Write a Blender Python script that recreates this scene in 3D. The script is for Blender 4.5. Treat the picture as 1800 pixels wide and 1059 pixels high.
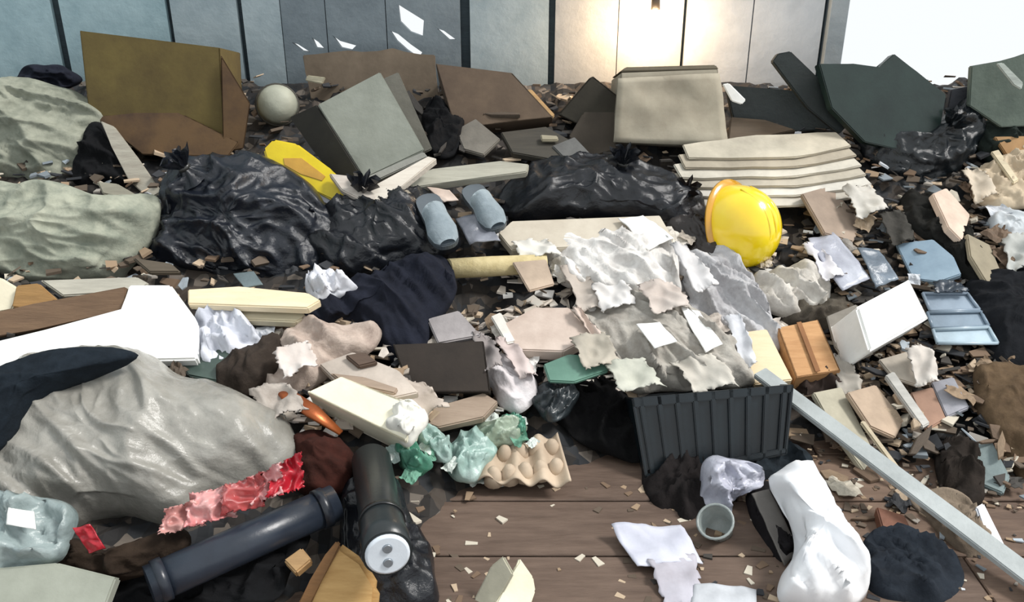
import bpy, bmesh, math, random
from mathutils import Vector, noise, Matrix

random.seed(7)
scene = bpy.context.scene
for o in list(bpy.data.objects):
    bpy.data.objects.remove(o)
COL = scene.collection

# ------------------------------------------------------------------ camera
W, H, FPX = 1800.0, 1059.0, 1559.0
PITCH = math.radians(24.0)
CAM = Vector((0, 0, 1.55))
cd = bpy.data.cameras.new('camera'); cam = bpy.data.objects.new('camera', cd); COL.objects.link(cam)
cam.location = CAM; cam.rotation_euler = (math.pi / 2 - PITCH, 0, 0)
cd.sensor_width = 36; cd.lens = 36 * FPX / W; cd.clip_start = 0.05
scene.camera = cam

# ------------------------------------------------------------------ world, sun, exposure
world = bpy.data.worlds.new('overcast'); scene.world = world; world.use_nodes = True
bg = world.node_tree.nodes['Background']
bg.inputs[0].default_value = (0.95, 0.985, 1.0, 1); bg.inputs[1].default_value = 0.80
sd = bpy.data.lights.new('sun', 'SUN'); sun = bpy.data.objects.new('sun', sd); COL.objects.link(sun)
sd.energy = 2.5; sd.angle = math.radians(14); sd.color = (1.0, 0.97, 0.93)
SUN_FROM = Vector((0.85, -0.05, 1.0))
sun.rotation_euler = SUN_FROM.to_track_quat('Z', 'Y').to_euler()
vs = scene.view_settings
vs.view_transform = 'Standard'; vs.look = 'None'; vs.gamma = 1; vs.use_curve_mapping = False
vs.exposure = 0.34

# ------------------------------------------------------------------ rays and the heap's shape
UP = Vector((0, math.sin(PITCH), math.cos(PITCH)))
FW = Vector((0, math.cos(PITCH), -math.sin(PITCH)))
WALL_Y = 4.2

def ray(px, py):
    return (FW + Vector((1, 0, 0)) * ((px - W / 2) / FPX) + UP * ((H / 2 - py) / FPX)).normalized()

TOE = [(-3.0, 1.15), (-1.6, 1.2), (-0.75, 1.45), (-0.35, 1.7), (-0.1, 2.1), (0.3, 2.2), (0.62, 2.3), (0.8, 2.3), (1.05, 2.2), (1.4, 2.0), (2.4, 1.9), (4, 1.9)]

def lerp_table(tab, x):
    if x <= tab[0][0]: return tab[0][1]
    for (a, b), (c, d) in zip(tab, tab[1:]):
        if x <= c: return b + (d - b) * (x - a) / (c - a)
    return tab[-1][1]

def heap(x, y):
    y0 = lerp_table(TOE, x)
    if y <= y0: return 0.0
    u = min(1.0, (y - y0) / (4.1 - y0))
    e = 0.9 + 0.45 * min(1.0, max(0.0, (x - 0.6) / 0.6))
    return 0.84 * u ** e

def surf(px, py, y=None):
    d = ray(px, py)
    if y is not None:
        return CAM + d * ((y - CAM.y) / d.y)
    t = 0.9
    while t < 7:
        p = CAM + d * t
        if p.z <= heap(p.x, p.y) or p.y > WALL_Y - 0.1: return p
        t += 0.008
    return p

def pt(px, py, h=0.0):
    """the point seen at a pixel that lies h above the heap"""
    d = ray(px, py); t = 0.8
    while t < 7:
        p = CAM + d * t
        if p.z <= heap(p.x, p.y) + h or p.y > WALL_Y - 0.1: return p
        t += 0.006
    return p

def on_plane(px, py, p0, n):
    d = ray(px, py)
    return CAM + d * ((p0 - CAM).dot(n) / d.dot(n))

# ------------------------------------------------------------------ materials
def lin(c):
    return tuple((v / 255 / 12.92) if v / 255 <= 0.04045 else ((v / 255 + 0.055) / 1.055) ** 2.4 for v in c)

MATS = {}
def mat(rgb, kind='cloth', rgb2=None, rough=None, bump=None, scale=None):
    key = (rgb, kind, rgb2, rough, bump, scale)
    if key in MATS: return MATS[key]
    m = bpy.data.materials.new(kind); m.use_nodes = True
    nt = m.node_tree; N = nt.nodes; L = nt.links
    b = N['Principled BSDF']
    pre = {'cloth': (0.95, 0.35, 28), 'card': (0.85, 0.12, 9), 'plastic': (0.32, 0.12, 7), 'bag': (0.22, 0.5, 11), 'paint': (0.6, 0.25, 12),
           'wood': (0.75, 0.3, 6), 'paper': (0.8, 0.15, 10), 'gloss': (0.16, 0.03, 6), 'metal': (0.35, 0.1, 14), 'film': (0.2, 0.4, 10)}[kind]
    r = rough if rough is not None else pre[0]; bp = bump if bump is not None else pre[1]; sc = scale or pre[2]
    tc = N.new('ShaderNodeTexCoord'); mp = N.new('ShaderNodeMapping'); L.new(tc.outputs['Object'], mp.inputs[0])
    if kind == 'wood': mp.inputs['Scale'].default_value = (1.0, 6.0, 6.0)
    nz = N.new('ShaderNodeTexNoise'); nz.inputs['Scale'].default_value = sc; nz.inputs['Detail'].default_value = 8; nz.inputs['Roughness'].default_value = 0.65
    L.new(mp.outputs[0], nz.inputs['Vector'])
    n2 = N.new('ShaderNodeTexNoise'); n2.inputs['Scale'].default_value = sc * 0.3; n2.inputs['Detail'].default_value = 5
    L.new(tc.outputs['Object'], n2.inputs['Vector'])
    c = lin(rgb); c2 = lin(rgb2) if rgb2 else tuple(v * 0.62 for v in c)
    cr = N.new('ShaderNodeValToRGB'); cr.color_ramp.elements[0].position = 0.36; cr.color_ramp.elements[1].position = 0.6
    cr.color_ramp.elements[0].color = (*c2, 1); cr.color_ramp.elements[1].color = (*c, 1)
    mx = N.new('ShaderNodeMath'); mx.operation = 'MULTIPLY_ADD'; mx.inputs[1].default_value = 0.5
    L.new(nz.outputs['Fac'], mx.inputs[0])
    hf = N.new('ShaderNodeMath'); hf.operation = 'MULTIPLY'; hf.inputs[1].default_value = 0.5; L.new(n2.outputs['Fac'], hf.inputs[0]); L.new(hf.outputs[0], mx.inputs[2])
    L.new(mx.outputs[0], cr.inputs[0]); L.new(cr.outputs[0], b.inputs['Base Color'])
    b.inputs['Roughness'].default_value = r
    if kind == 'gloss':
        b.inputs['Coat Weight'].default_value = 1.0; b.inputs['Coat Roughness'].default_value = 0.24; b.inputs['Specular IOR Level'].default_value = 0.7
    if kind == 'metal': b.inputs['Metallic'].default_value = 0.6
    if kind == 'cloth': b.inputs['Specular IOR Level'].default_value = 0.15
    if kind == 'film': b.inputs['Transmission Weight'].default_value = 0.25
    bm_ = N.new('ShaderNodeBump'); bm_.inputs['Strength'].default_value = bp; bm_.inputs['Distance'].default_value = 0.02
    L.new(nz.outputs['Fac'], bm_.inputs['Height']); L.new(bm_.outputs[0], b.inputs['Normal'])
    MATS[key] = m
    return m

# ------------------------------------------------------------------ object helpers
def tag(o, label=None, cat=None, group=None, kind=None):
    if label: o['label'] = label
    if cat: o['category'] = cat
    if group: o['group'] = group
    if kind: o['kind'] = kind
    return o

def empty(name, loc, label=None, cat=None, group=None):
    o = bpy.data.objects.new(name, None); COL.objects.link(o); o.location = loc; o.empty_display_size = 0.05
    return tag(o, label, cat, group)

def mesh_obj(name, bm, m, parent=None, origin=None, smooth=False):
    bmesh.ops.recalc_face_normals(bm, faces=bm.faces)
    if parent is not None: origin = parent_origin(parent)
    elif origin is None:
        origin = Vector((0, 0, 0))
        vs_ = [v.co for v in bm.verts]
        origin = Vector((sum(v.x for v in vs_) / len(vs_), sum(v.y for v in vs_) / len(vs_), min(v.z for v in vs_)))
    for v in bm.verts: v.co -= origin
    me = bpy.data.meshes.new(name); bm.to_mesh(me); bm.free()
    me.materials.append(m)
    if smooth:
        me.polygons.foreach_set('use_smooth', [True] * len(me.polygons))
    o = bpy.data.objects.new(name, me); COL.objects.link(o)
    if parent is not None: o.parent = parent
    else: o.location = origin
    return o

def parent_origin(p):
    v = Vector(p.location)
    if p.parent: v = v + parent_origin(p.parent)
    return v

def N_(x, y, z): return Vector((x, y, z)).normalized()
FLAT = N_(0, -0.42, 0.9)
UPN = N_(0, -0.12, 1)
STAND = N_(0, -1, 0.22)
LEAN = N_(0, -0.85, 0.6)
STAND_L = N_(-0.3, -1, 0.25)
STAND_R = N_(0.35, -1, 0.25)
FL_L = N_(-0.35, -0.45, 0.85)
FL_R = N_(0.35, -0.45, 0.85)

def centroid(poly):
    return (sum(p[0] for p in poly) / len(poly), sum(p[1] for p in poly) / len(poly))

def plane_for(poly, n, at, lift, y):
    c = at or centroid(poly)
    return surf(c[0], c[1], y) + n * lift

def ragged(pts, k, j):
    out = []
    for a, b in zip(pts, pts[1:] + pts[:1]):
        L_ = (b - a).length; m = max(1, int(L_ / k))
        for i in range(m):
            p = a.lerp(b, i / m)
            out.append(p + Vector((random.uniform(-j, j), random.uniform(-j, j), random.uniform(-j, j))) * (1 if i else 0.3))
    return out

def prism_bm(pts, back, bevel=0.004):
    bm = bmesh.new()
    f = [bm.verts.new(p) for p in pts]; g = [bm.verts.new(p + back) for p in pts]
    bm.faces.new(f); bm.faces.new(list(reversed(g)))
    k = len(pts)
    for i in range(k): bm.faces.new([f[i], g[i], g[(i + 1) % k], f[(i + 1) % k]])
    if bevel:
        bmesh.ops.bevel(bm, geom=bm.edges[:], offset=bevel, segments=2, affect='EDGES', clamp_overlap=True)
    return bm

def slab(name, poly, m, label=None, cat=None, t=0.02, n=FLAT, at=None, lift=None, y=None, group=None, parent=None, bevel=0.004, rag=None):
    """a board, panel or block: outline on a plane standing on the heap, with real thickness behind it"""
    p0 = plane_for(poly, n, at, t if lift is None else lift, y)
    pts = [on_plane(x, yy, p0, n) for x, yy in poly]
    if rag: pts = [p - n * ((p - p0).dot(n)) for p in ragged(pts, rag[0], rag[1])]
    o = mesh_obj(name, prism_bm(pts, -n * t, bevel), m, parent)
    if parent is None: tag(o, label, cat, group)
    elif label: o['label'] = label
    o['_p'] = [*p0, *n]
    return o

def smooth_loop(pts, k):
    """closed Catmull-Rom resampled to k points"""
    n = len(pts); dense = []
    for i in range(n):
        a, b, c, d = pts[i - 1], pts[i], pts[(i + 1) % n], pts[(i + 2) % n]
        for s in range(10):
            t = s / 10
            dense.append(0.5 * ((2 * b) + (c - a) * t + (2 * a - 5 * b + 4 * c - d) * t * t + (3 * b - a - 3 * c + d) * t ** 3))
    ln = [0]
    for i in range(len(dense)): ln.append(ln[-1] + (dense[(i + 1) % len(dense)] - dense[i]).length)
    out = []; j = 0
    for i in range(k):
        s = ln[-1] * i / k
        while ln[j + 1] < s: j += 1
        a, b = dense[j], dense[(j + 1) % len(dense)]
        out.append(a.lerp(b, (s - ln[j]) / max(1e-9, ln[j + 1] - ln[j])))
    return out

def blob(name, poly, m, label=None, cat=None, bulge=0.1, back=0.04, crumple=0.05, freq=9, fold=None, n=FLAT, at=None, lift=0.03, y=None,
         group=None, parent=None, segs=None, rings=None, power=2.4, seed=None):
    """a bag, bundle or draped cloth: outline on a plane, bulging out with creases and folds, closed behind"""
    p0 = plane_for(poly, n, at, lift, y)
    raw = [on_plane(x, yy, p0, n) for x, yy in poly]
    per = sum((a - b).length for a, b in zip(raw, raw[1:] + raw[:1]))
    segs = segs or int(min(200, max(44, per / 0.013))); rings = rings or int(min(64, max(14, per / 6.3 / 0.0085)))
    pts = smooth_loop(raw, segs)
    c = sum(pts, Vector()) / len(pts)
    off = Vector((seed if seed is not None else random.uniform(0, 90), random.uniform(0, 50), 3))
    u = Vector((1, 0, 0)); u = (u - n * u.dot(n)).normalized(); v = n.cross(u)
    bm = bmesh.new()
    fa = fold[0] if fold else random.uniform(0, 3.1)
    ca, sa = math.cos(fa), math.sin(fa)
    st = 2.6 if fold else 1.25
    def disp(p, w):
        a_, b_ = p.dot(u), p.dot(v)
        q = Vector(((a_ * ca + b_ * sa) * freq, (-a_ * sa + b_ * ca) * freq / st, p.dot(n) * freq * 0.6)) + off
        q = q + noise.noise_vector(q * 0.6) * 0.55
        d = 0.0; am = 0.55; f = 1.0
        for _ in range(3):
            r = 1 - abs(noise.noise(q * f)) * 2.2
            d += (r * abs(r) - 0.25) * am
            am *= 0.52; f *= 2.05
        d *= crumple * 1.25
        if fold: d += math.sin((a_ * ca + b_ * sa) * fold[1] + noise.noise(p * 4 + off) * 2.6) * fold[2] * 0.6
        return d * w
    def ring(s, h, w):
        out = []
        for p in pts:
            q = c + (p - c) * s
            e = q + n * (h + disp(q, w))
            if s > 0.8: e += (p - c).normalized() * noise.noise(q * freq + off) * crumple * 0.6
            out.append(bm.verts.new(e))
        return out
    R = []
    for i in range(rings):
        s = 1 - (i / rings) ** 1.15
        h = bulge * (1 - s ** power) ** 0.62 if s < 1 else 0
        R.append(ring(s, h, min(1, i / 2.5)))
    top = bm.verts.new(c + n * (bulge + disp(c, 1)))
    B = [R[0]]
    for s in (0.9, 0.6):
        B.append([bm.verts.new(c + (p - c) * s - n * back * (1 - s * s) ** 0.5) for p in pts])
    bot = bm.verts.new(c - n * back)
    for A, Bq in list(zip(R, R[1:])) + list(zip(B, B[1:])):
        for i in range(segs):
            j = (i + 1) % segs
            bm.faces.new([A[i], A[j], Bq[j], Bq[i]])
    for i in range(segs):
        j = (i + 1) % segs
        bm.faces.new([R[-1][i], R[-1][j], top]); bm.faces.new([B[-1][i], B[-1][j], bot])
    o = mesh_obj(name, bm, m, parent, smooth=True)
    if parent is None: tag(o, label, cat, group)
    elif label: o['label'] = label
    return o

def sheet(name, quad, m, label=None, cat=None, t=0.004, amp=0.012, freq=8, nx=16, ny=12, n=FLAT, at=None, lift=0.03, y=None, group=None, parent=None,
          fold=None, rag=0.0):
    """a paper, cloth or plastic sheet: four corners on a plane, wavy, with thickness"""
    p0 = plane_for(quad, n, at, lift, y)
    a, b, c, d = [on_plane(x, yy, p0, n) for x, yy in quad]
    off = Vector((random.uniform(0, 90), random.uniform(0, 90), 0))
    bm = bmesh.new(); F = []; G = []
    for j in range(ny + 1):
        for i in range(nx + 1):
            s, w = i / nx, j / ny
            p = a.lerp(b, s).lerp(d.lerp(c, s), w)
            q = p * freq + off
            h = (noise.noise(q) * 0.6 + (0.5 - abs(noise.noise(q * 2.1))) * 0.6) * amp
            if fold: h += math.sin((s * math.cos(fold[0]) + w * math.sin(fold[0])) * fold[1] + noise.noise(q * 0.4) * 1.5) * fold[2]
            if rag and (i in (0, nx) or j in (0, ny)):
                p = p + Vector((random.uniform(-rag, rag), random.uniform(-rag, rag), 0))
            F.append(bm.verts.new(p + n * h)); G.append(bm.verts.new(p + n * (h - t)))
    w_ = nx + 1
    for j in range(ny):
        for i in range(nx):
            k = j * w_ + i
            bm.faces.new([F[k], F[k + 1], F[k + 1 + w_], F[k + w_]])
            bm.faces.new([G[k], G[k + w_], G[k + 1 + w_], G[k + 1]])
    for i in range(nx):
        bm.faces.new([F[i], G[i], G[i + 1], F[i + 1]]); k = ny * w_ + i
        bm.faces.new([F[k], F[k + 1], G[k + 1], G[k]])
    for j in range(ny):
        k = j * w_; bm.faces.new([F[k], F[k + w_], G[k + w_], G[k]]); k += nx
        bm.faces.new([F[k], G[k], G[k + w_], F[k + w_]])
    o = mesh_obj(name, bm, m, parent, smooth=True)
    if parent is None: tag(o, label, cat, group)
    elif label: o['label'] = label
    return o

def tube_bm(path, radii, seg=20, cap=True, squash=1.0):
    bm = bmesh.new(); rings = []
    for i, p in enumerate(path):
        d = (path[min(i + 1, len(path) - 1)] - path[max(i - 1, 0)]).normalized()
        a = d.cross(Vector((0, 0, 1)))
        a = a.normalized() if a.length > 1e-4 else Vector((1, 0, 0)); b = d.cross(a).normalized()
        rings.append([bm.verts.new(p + (a * math.cos(k * 2 * math.pi / seg) + b * math.sin(k * 2 * math.pi / seg) * squash) * radii[i]) for k in range(seg)])
    for A, B in zip(rings, rings[1:]):
        for k in range(seg): bm.faces.new([A[k], A[(k + 1) % seg], B[(k + 1) % seg], B[k]])
    if cap: bm.faces.new(rings[0]); bm.faces.new(list(reversed(rings[-1])))
    return bm

def tube(name, path, radii, m, label=None, cat=None, parent=None, group=None, seg=20, squash=1.0, cap=True):
    o = mesh_obj(name, tube_bm(path, radii, seg, cap, squash), m, parent, smooth=True)
    if seg:
        for p in o.data.polygons:
            if len(p.vertices) > 4: p.use_smooth = False
    if parent is None: tag(o, label, cat, group)
    elif label: o['label'] = label
    return o

def box_bm(lo, hi, bevel=0.003):
    bm = bmesh.new(); bmesh.ops.create_cube(bm, size=1)
    for v in bm.verts: v.co = Vector([lo[i] if v.co[i] < 0 else hi[i] for i in range(3)])
    if bevel: bmesh.ops.bevel(bm, geom=bm.edges[:], offset=bevel, segments=1, affect='EDGES')
    return bm

def carton(name, quad, m, label, cat, depth=0.25, n=STAND, at=None, y=None, flap_len=(0.5, 0.5), flap_tilt=(0.6, 0.3), tape=None, flap_m=None, sides=True, lift=0):
    """an open cardboard carton: four wall panels, a bottom and top flaps, all separate parts. quad = front face TL TR BR BL"""
    p0 = plane_for(quad, n, at or ((quad[2][0] + quad[3][0]) / 2, (quad[2][1] + quad[3][1]) / 2), lift, y)
    a, b, c, d = [on_plane(x, yy, p0, n) for x, yy in quad]
    back = -n * depth; t = 0.007
    root = empty(name, (c + d) / 2 + back / 2, label, cat)
    def panel(nm, pts, mm=None, th=t):
        nn = (pts[1] - pts[0]).cross(pts[2] - pts[0]).normalized()
        return mesh_obj(nm, prism_bm(pts, nn * th, 0.002), mm or m, root)
    fp = panel('front_panel', [a, b, c, d])
    panel('back_panel', [a + back, b + back, c + back, d + back])
    panel('side_panel', [a + back, a, d, d + back]); panel('side_panel', [b, b + back, c + back, c])
    panel('bottom_panel', [d, c, c + back, d + back])
    hgt = (a - d).normalized()
    for (q0, q1, out, ln, tl) in ((a, b, n, flap_len[0], flap_tilt[0]), (a + back, b + back, -n, flap_len[1], flap_tilt[1])):
        if ln <= 0: continue
        e = (hgt * math.cos(tl) + out * math.sin(tl)) * depth * ln
        ins = (q1 - q0) * 0.02
        panel('flap', [q0, q1, q1 + e - ins, q0 + e + ins], flap_m)
    if tape:
        e = (b - a); w = 0.06
        q = [a + e * (0.5 - w) + n * 0.009, a + e * (0.5 + w) + n * 0.009, d + e * (0.5 + w) + n * 0.009, d + e * (0.5 - w) + n * 0.009]
        panel('tape', q, tape, 0.002).parent = fp
    return root

# ================================================================== the setting
def piece(name, lo, hi, m, parent, bevel=0.003):
    return mesh_obj(name, box_bm(Vector(lo), Vector(hi), bevel), m, parent)

# floor: bare sub-floor with brown boards laid across
floor = mesh_obj('floor', box_bm(Vector((-3.2, -0.6, -0.09)), Vector((3.6, 4.3, -0.03)), 0), mat((30, 24, 21), 'wood'), None, Vector((0, 0, 0)))
tag(floor, kind='structure')
fy = -0.5; k = 0
FLOOR_M = [mat((118, 98, 84), 'wood', (82, 66, 56)), mat((108, 90, 78), 'wood', (76, 60, 50)), mat((124, 102, 86), 'wood', (90, 72, 60))]
while fy < 4.2:
    w = 0.235
    cut = [-3.2, random.uniform(-1.6, -0.6), random.uniform(0.6, 1.7), 3.6]
    for a, b in zip(cut, cut[1:]):
        dz = random.uniform(-0.003, 0.0)
        piece('floorboard', (a + 0.003, fy, -0.03), (b - 0.003, min(fy + w - 0.007, 4.28), dz), FLOOR_M[k % 3], floor, 0.003); k += 1
    fy += w

# back wall: upright painted boards on a rail, with gaps, holes and a window opening
def wall_x(px): return surf(px, 60, WALL_Y).x
def wall_pt(px, py): p = surf(px, py, WALL_Y); return (p.x, p.z)
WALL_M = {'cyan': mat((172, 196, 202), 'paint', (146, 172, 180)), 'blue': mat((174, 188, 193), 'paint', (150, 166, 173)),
          'grey': mat((130, 142, 149), 'paint', (110, 122, 130)), 'pale': mat((178, 180, 180), 'paint', (158, 161, 163)), 'white': mat((204, 210, 216), 'paint', (182, 189, 196))}  # pale and white paint is lightened to carry the glow on the wall
wall = mesh_obj('wall_back', box_bm(Vector((-3.2, WALL_Y + 0.06, 0.22)), Vector((3.6, WALL_Y + 0.12, 0.34)), 0.004), mat((52, 60, 62), 'wood'), None, Vector((0, WALL_Y, 0)))
tag(wall, kind='structure')
piece('wall_rail', (-3.2, WALL_Y + 0.06, 2.3), (3.6, WALL_Y + 0.12, 2.42), mat((52, 60, 62), 'wood'), wall)

def board_with_holes(x0, x1, z0, z1, holes, m, lean=0.0):
    bm = bmesh.new(); loops = [[(x0, z0), (x1, z0), (x1, z1), (x0, z1)]] + holes
    eds = []
    for lp in loops:
        v = [bm.verts.new((x, WALL_Y, z)) for x, z in lp]
        eds += [bm.edges.new((v[i], v[(i + 1) % len(v)])) for i in range(len(v))]
    bmesh.ops.triangle_fill(bm, use_beauty=True, use_dissolve=False, edges=eds)
    r = bmesh.ops.extrude_face_region(bm, geom=bm.faces[:])
    for g in r['geom']:
        if isinstance(g, bmesh.types.BMVert): g.co.y += 0.026
    return mesh_obj('wall_board', bm, m, wall)

def hole(pts): return [wall_pt(*p) for p in pts]
HOLES = {4: [hole([(512, 74), (524, 78), (546, 92), (532, 90)]), hole([(548, 66), (560, 74), (571, 86), (556, 84)]), ],
         5: [hole([(584, 62), (598, 72), (626, 80), (618, 88), (600, 84)])],
         6: [hole([(700, 8), (745, 36), (743, 64), (722, 56), (704, 38)]), hole([(686, 54), (700, 60), (722, 78), (742, 92), (736, 102), (716, 88), (698, 72)]),
             hole([(768, 50), (780, 54), (802, 70), (790, 70)])]}
EDGES = [-420, -290, -150, -20, 106, 302, 426, 497, 575, 680, 818, 970, 1086, 1202, 1320, 1447]
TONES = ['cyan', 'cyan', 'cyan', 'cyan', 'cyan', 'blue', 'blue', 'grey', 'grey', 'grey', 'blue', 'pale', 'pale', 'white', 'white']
HB = {7: HOLES[4], 8: HOLES[5], 9: HOLES[6]}
GAPS = {106: 0.040, 302: 0.022, 426: 0.024, 497: 0.004, 575: 0.004, 680: 0.004, 818: 0.044, 970: 0.03, 1086: 0.004, 1202: 0.016, 1320: 0.006, 1447: 0.02}
BATTEN = mat((52, 66, 72), 'wood', (38, 48, 54))
for i, (e0, e1) in enumerate(zip(EDGES, EDGES[1:])):
    g0 = GAPS.get(e0, 0.014) / 2; g1 = GAPS.get(e1, 0.014) / 2
    hs = HB.get(i, [])
    x0, x1 = wall_x(e0) + g0, wall_x(e1) - g1
    hs = [[(min(max(x, x0 + 0.006), x1 - 0.006), z) for x, z in h] for h in hs]
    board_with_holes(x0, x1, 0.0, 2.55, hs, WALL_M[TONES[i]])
for e in EDGES[1:]:
    g = GAPS.get(e, 0.014)
    x = wall_x(e); h = g / 2 + 0.004
    piece('batten', (x - h - 0.006, WALL_Y + 0.027, 0.0), (x + h + 0.006, WALL_Y + 0.055, 2.55), BATTEN, wall, 0.002)
# boards beyond the window
xr = wall_x(1480)
XW0, XW1 = xr, xr + 1.25
xx = XW1 + 0.06
while xx < 3.6:
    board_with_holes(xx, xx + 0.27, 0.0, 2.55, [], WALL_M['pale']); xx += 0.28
xx = XW0
for j in range(5):
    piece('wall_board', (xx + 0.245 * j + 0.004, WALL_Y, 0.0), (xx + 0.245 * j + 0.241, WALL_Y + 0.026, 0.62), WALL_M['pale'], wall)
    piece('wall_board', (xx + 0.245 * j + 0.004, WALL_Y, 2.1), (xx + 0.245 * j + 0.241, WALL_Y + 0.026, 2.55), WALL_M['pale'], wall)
# window opening: timber frame without glass, white sky beyond
win = empty('window_1', (XW0, WALL_Y, 0.62)); tag(win, kind='structure')
FRAME = mat((160, 168, 172), 'paint', (138, 148, 154))
piece('window_jamb', (wall_x(1450), WALL_Y - 0.03, 0.0), (XW0 + 0.005, WALL_Y + 0.13, 2.16), FRAME, win)
piece('window_jamb', (XW1, WALL_Y - 0.03, 0.0), (XW1 + 0.06, WALL_Y + 0.13, 2.16), FRAME, win)
piece('window_sill', (XW0, WALL_Y - 0.02, 0.60), (XW1, WALL_Y + 0.14, 0.65), FRAME, win)
piece('window_head', (XW0, WALL_Y - 0.03, 2.1), (XW1, WALL_Y + 0.13, 2.16), FRAME, win)
# left side wall, plain boards, keeps the room a room
lw = mesh_obj('wall_left', box_bm(Vector((-3.2, -0.6, 0)), Vector((-3.12, WALL_Y, 2.55)), 0.003), WALL_M['blue'], None, Vector((-3.16, 0, 0)))
tag(lw, kind='structure')

# bulb and fixture added to make the warm glow on the wall
bp = surf(1150, 50, WALL_Y - 0.2)
root = empty('added_lamp', (bp.x, WALL_Y, bp.z), 'added glowing bulb making the warm patch on the plank wall above the beige box', 'lamp')
em = bpy.data.materials.new('added_bulb_glow'); em.use_nodes = True
e_ = em.node_tree.nodes['Principled BSDF']; e_.inputs['Emission Color'].default_value = (1, 0.70, 0.42, 1); e_.inputs['Emission Strength'].default_value = 75
sock = mat((60, 56, 52), 'plastic')
tube('bracket', [Vector((bp.x, WALL_Y, bp.z + 0.15)), Vector((bp.x, WALL_Y - 0.02, bp.z + 0.15))], [0.035, 0.03], sock, parent=root)
tube('socket', [Vector((bp.x, WALL_Y - 0.02, bp.z + 0.15)), Vector((bp.x, WALL_Y - 0.19, bp.z + 0.15)), Vector((bp.x, bp.y, bp.z + 0.075))], [0.012, 0.017, 0.02], sock, parent=root)
tube('bulb', [bp + Vector((0, 0, z)) for z in (0.078, 0.06, 0.045, 0.025, 0.0, -0.025, -0.045, -0.06, -0.068)], [0.018, 0.024, 0.04, 0.056, 0.066, 0.06, 0.046, 0.026, 0.006], em, parent=root, seg=28)

# ================================================================== the mound under everything
bm = bmesh.new(); NX, NY = 240, 130
gx0, gx1, gy0, gy1 = -3.1, 3.4, 1.0, 4.18
V = []
for j in range(NY + 1):
    for i in range(NX + 1):
        x = gx0 + (gx1 - gx0) * i / NX; y = gy0 + (gy1 - gy0) * j / NY
        h = heap(x, y); q = Vector((x * 6, y * 6, 1.3))
        r = (noise.noise(q) * 0.5 + (0.4 - abs(noise.noise(q * 2.2))) * 0.5 + noise.cell(Vector((x * 16, y * 16, 2))) * 0.25)
        z = h - 0.055 + r * 0.06 if h > 0.0 else -0.05
        if 0 < h < 0.06: z = min(z, h * 0.6)
        V.append(bm.verts.new((x, y, z)))
for j in range(NY):
    for i in range(NX):
        k = j * (NX + 1) + i
        if max(V[k].co.z, V[k + 1].co.z, V[k + NX + 1].co.z, V[k + NX + 2].co.z) > -0.049:
            bm.faces.new([V[k], V[k + 1], V[k + NX + 2], V[k + NX + 1]])
bmesh.ops.delete(bm, geom=[v for v in bm.verts if not v.link_faces], context='VERTS')
mm = bpy.data.materials.new('mound'); mm.use_nodes = True
nt = mm.node_tree; b = nt.nodes['Principled BSDF']; b.inputs['Roughness'].default_value = 0.8
tc = nt.nodes.new('ShaderNodeTexCoord'); vo = nt.nodes.new('ShaderNodeTexVoronoi'); vo.inputs['Scale'].default_value = 26
nt.links.new(tc.outputs['Object'], vo.inputs['Vector'])
cr = nt.nodes.new('ShaderNodeValToRGB'); cr.color_ramp.interpolation = 'CONSTANT'
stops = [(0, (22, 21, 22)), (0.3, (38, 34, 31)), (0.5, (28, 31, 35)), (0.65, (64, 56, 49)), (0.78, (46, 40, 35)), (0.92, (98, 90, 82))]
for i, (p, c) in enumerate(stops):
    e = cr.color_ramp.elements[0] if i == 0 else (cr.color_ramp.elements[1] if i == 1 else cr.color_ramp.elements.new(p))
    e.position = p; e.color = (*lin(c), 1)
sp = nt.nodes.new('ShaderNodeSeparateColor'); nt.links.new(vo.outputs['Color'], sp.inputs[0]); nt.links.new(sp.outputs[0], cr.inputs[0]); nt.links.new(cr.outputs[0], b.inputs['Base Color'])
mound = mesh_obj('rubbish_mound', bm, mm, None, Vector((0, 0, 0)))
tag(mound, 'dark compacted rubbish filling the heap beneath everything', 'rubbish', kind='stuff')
def smooth_path(p, k):
    out = []
    n = len(p) - 1
    for i in range(k):
        x = i / (k - 1) * n; j = min(int(x), n - 1); t = x - j
        a, b, c, d = p[max(j - 1, 0)], p[j], p[j + 1], p[min(j + 2, n)]
        out.append(0.5 * ((2 * b) + (c - a) * t + (2 * a - 5 * b + 4 * c - d) * t * t + (3 * b - a - 3 * c + d) * t ** 3))
    return out

# ================================================================== things, from the back row to the front
# shared materials
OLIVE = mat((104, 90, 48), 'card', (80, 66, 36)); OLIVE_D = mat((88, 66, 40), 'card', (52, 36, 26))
TARP = mat((150, 152, 138), 'cloth', (112, 116, 104)); TARP2 = mat((166, 168, 152), 'cloth', (124, 130, 118))
BLACKBAG = mat((30, 35, 44), 'bag', (20, 23, 30)); BLACKBAG2 = mat((24, 27, 33), 'bag', (16, 18, 22)); NAVY = mat((34, 37, 48), 'cloth', (24, 26, 34))
BLACK = mat((22, 23, 25), 'cloth', (15, 15, 17)); DKGREEN = mat((38, 54, 50), 'plastic', (26, 38, 36)); DKGREEN2 = mat((26, 36, 36), 'paint', (18, 26, 26))
YELLOW = mat((224, 202, 22), 'plastic', (198, 172, 14)); HAT = mat((255, 226, 0), 'gloss', (248, 206, 0))
GREYP = mat((134, 138, 128), 'paint', (118, 122, 112)); BEIGE = mat((172, 164, 146), 'card', (146, 137, 120))
CREAM = mat((238, 230, 205), 'card', (222, 212, 186)); WHITE = mat((250, 250, 247), 'paper', (232, 232, 228)); OFFW = mat((226, 224, 216), 'paper', (196, 192, 184))
PINKB = mat((206, 190, 178), 'paper', (176, 158, 146)); BROWNB = mat((98, 82, 66), 'card', (76, 62, 50)); TAN = mat((206, 160, 112), 'wood', (170, 124, 80))
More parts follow.
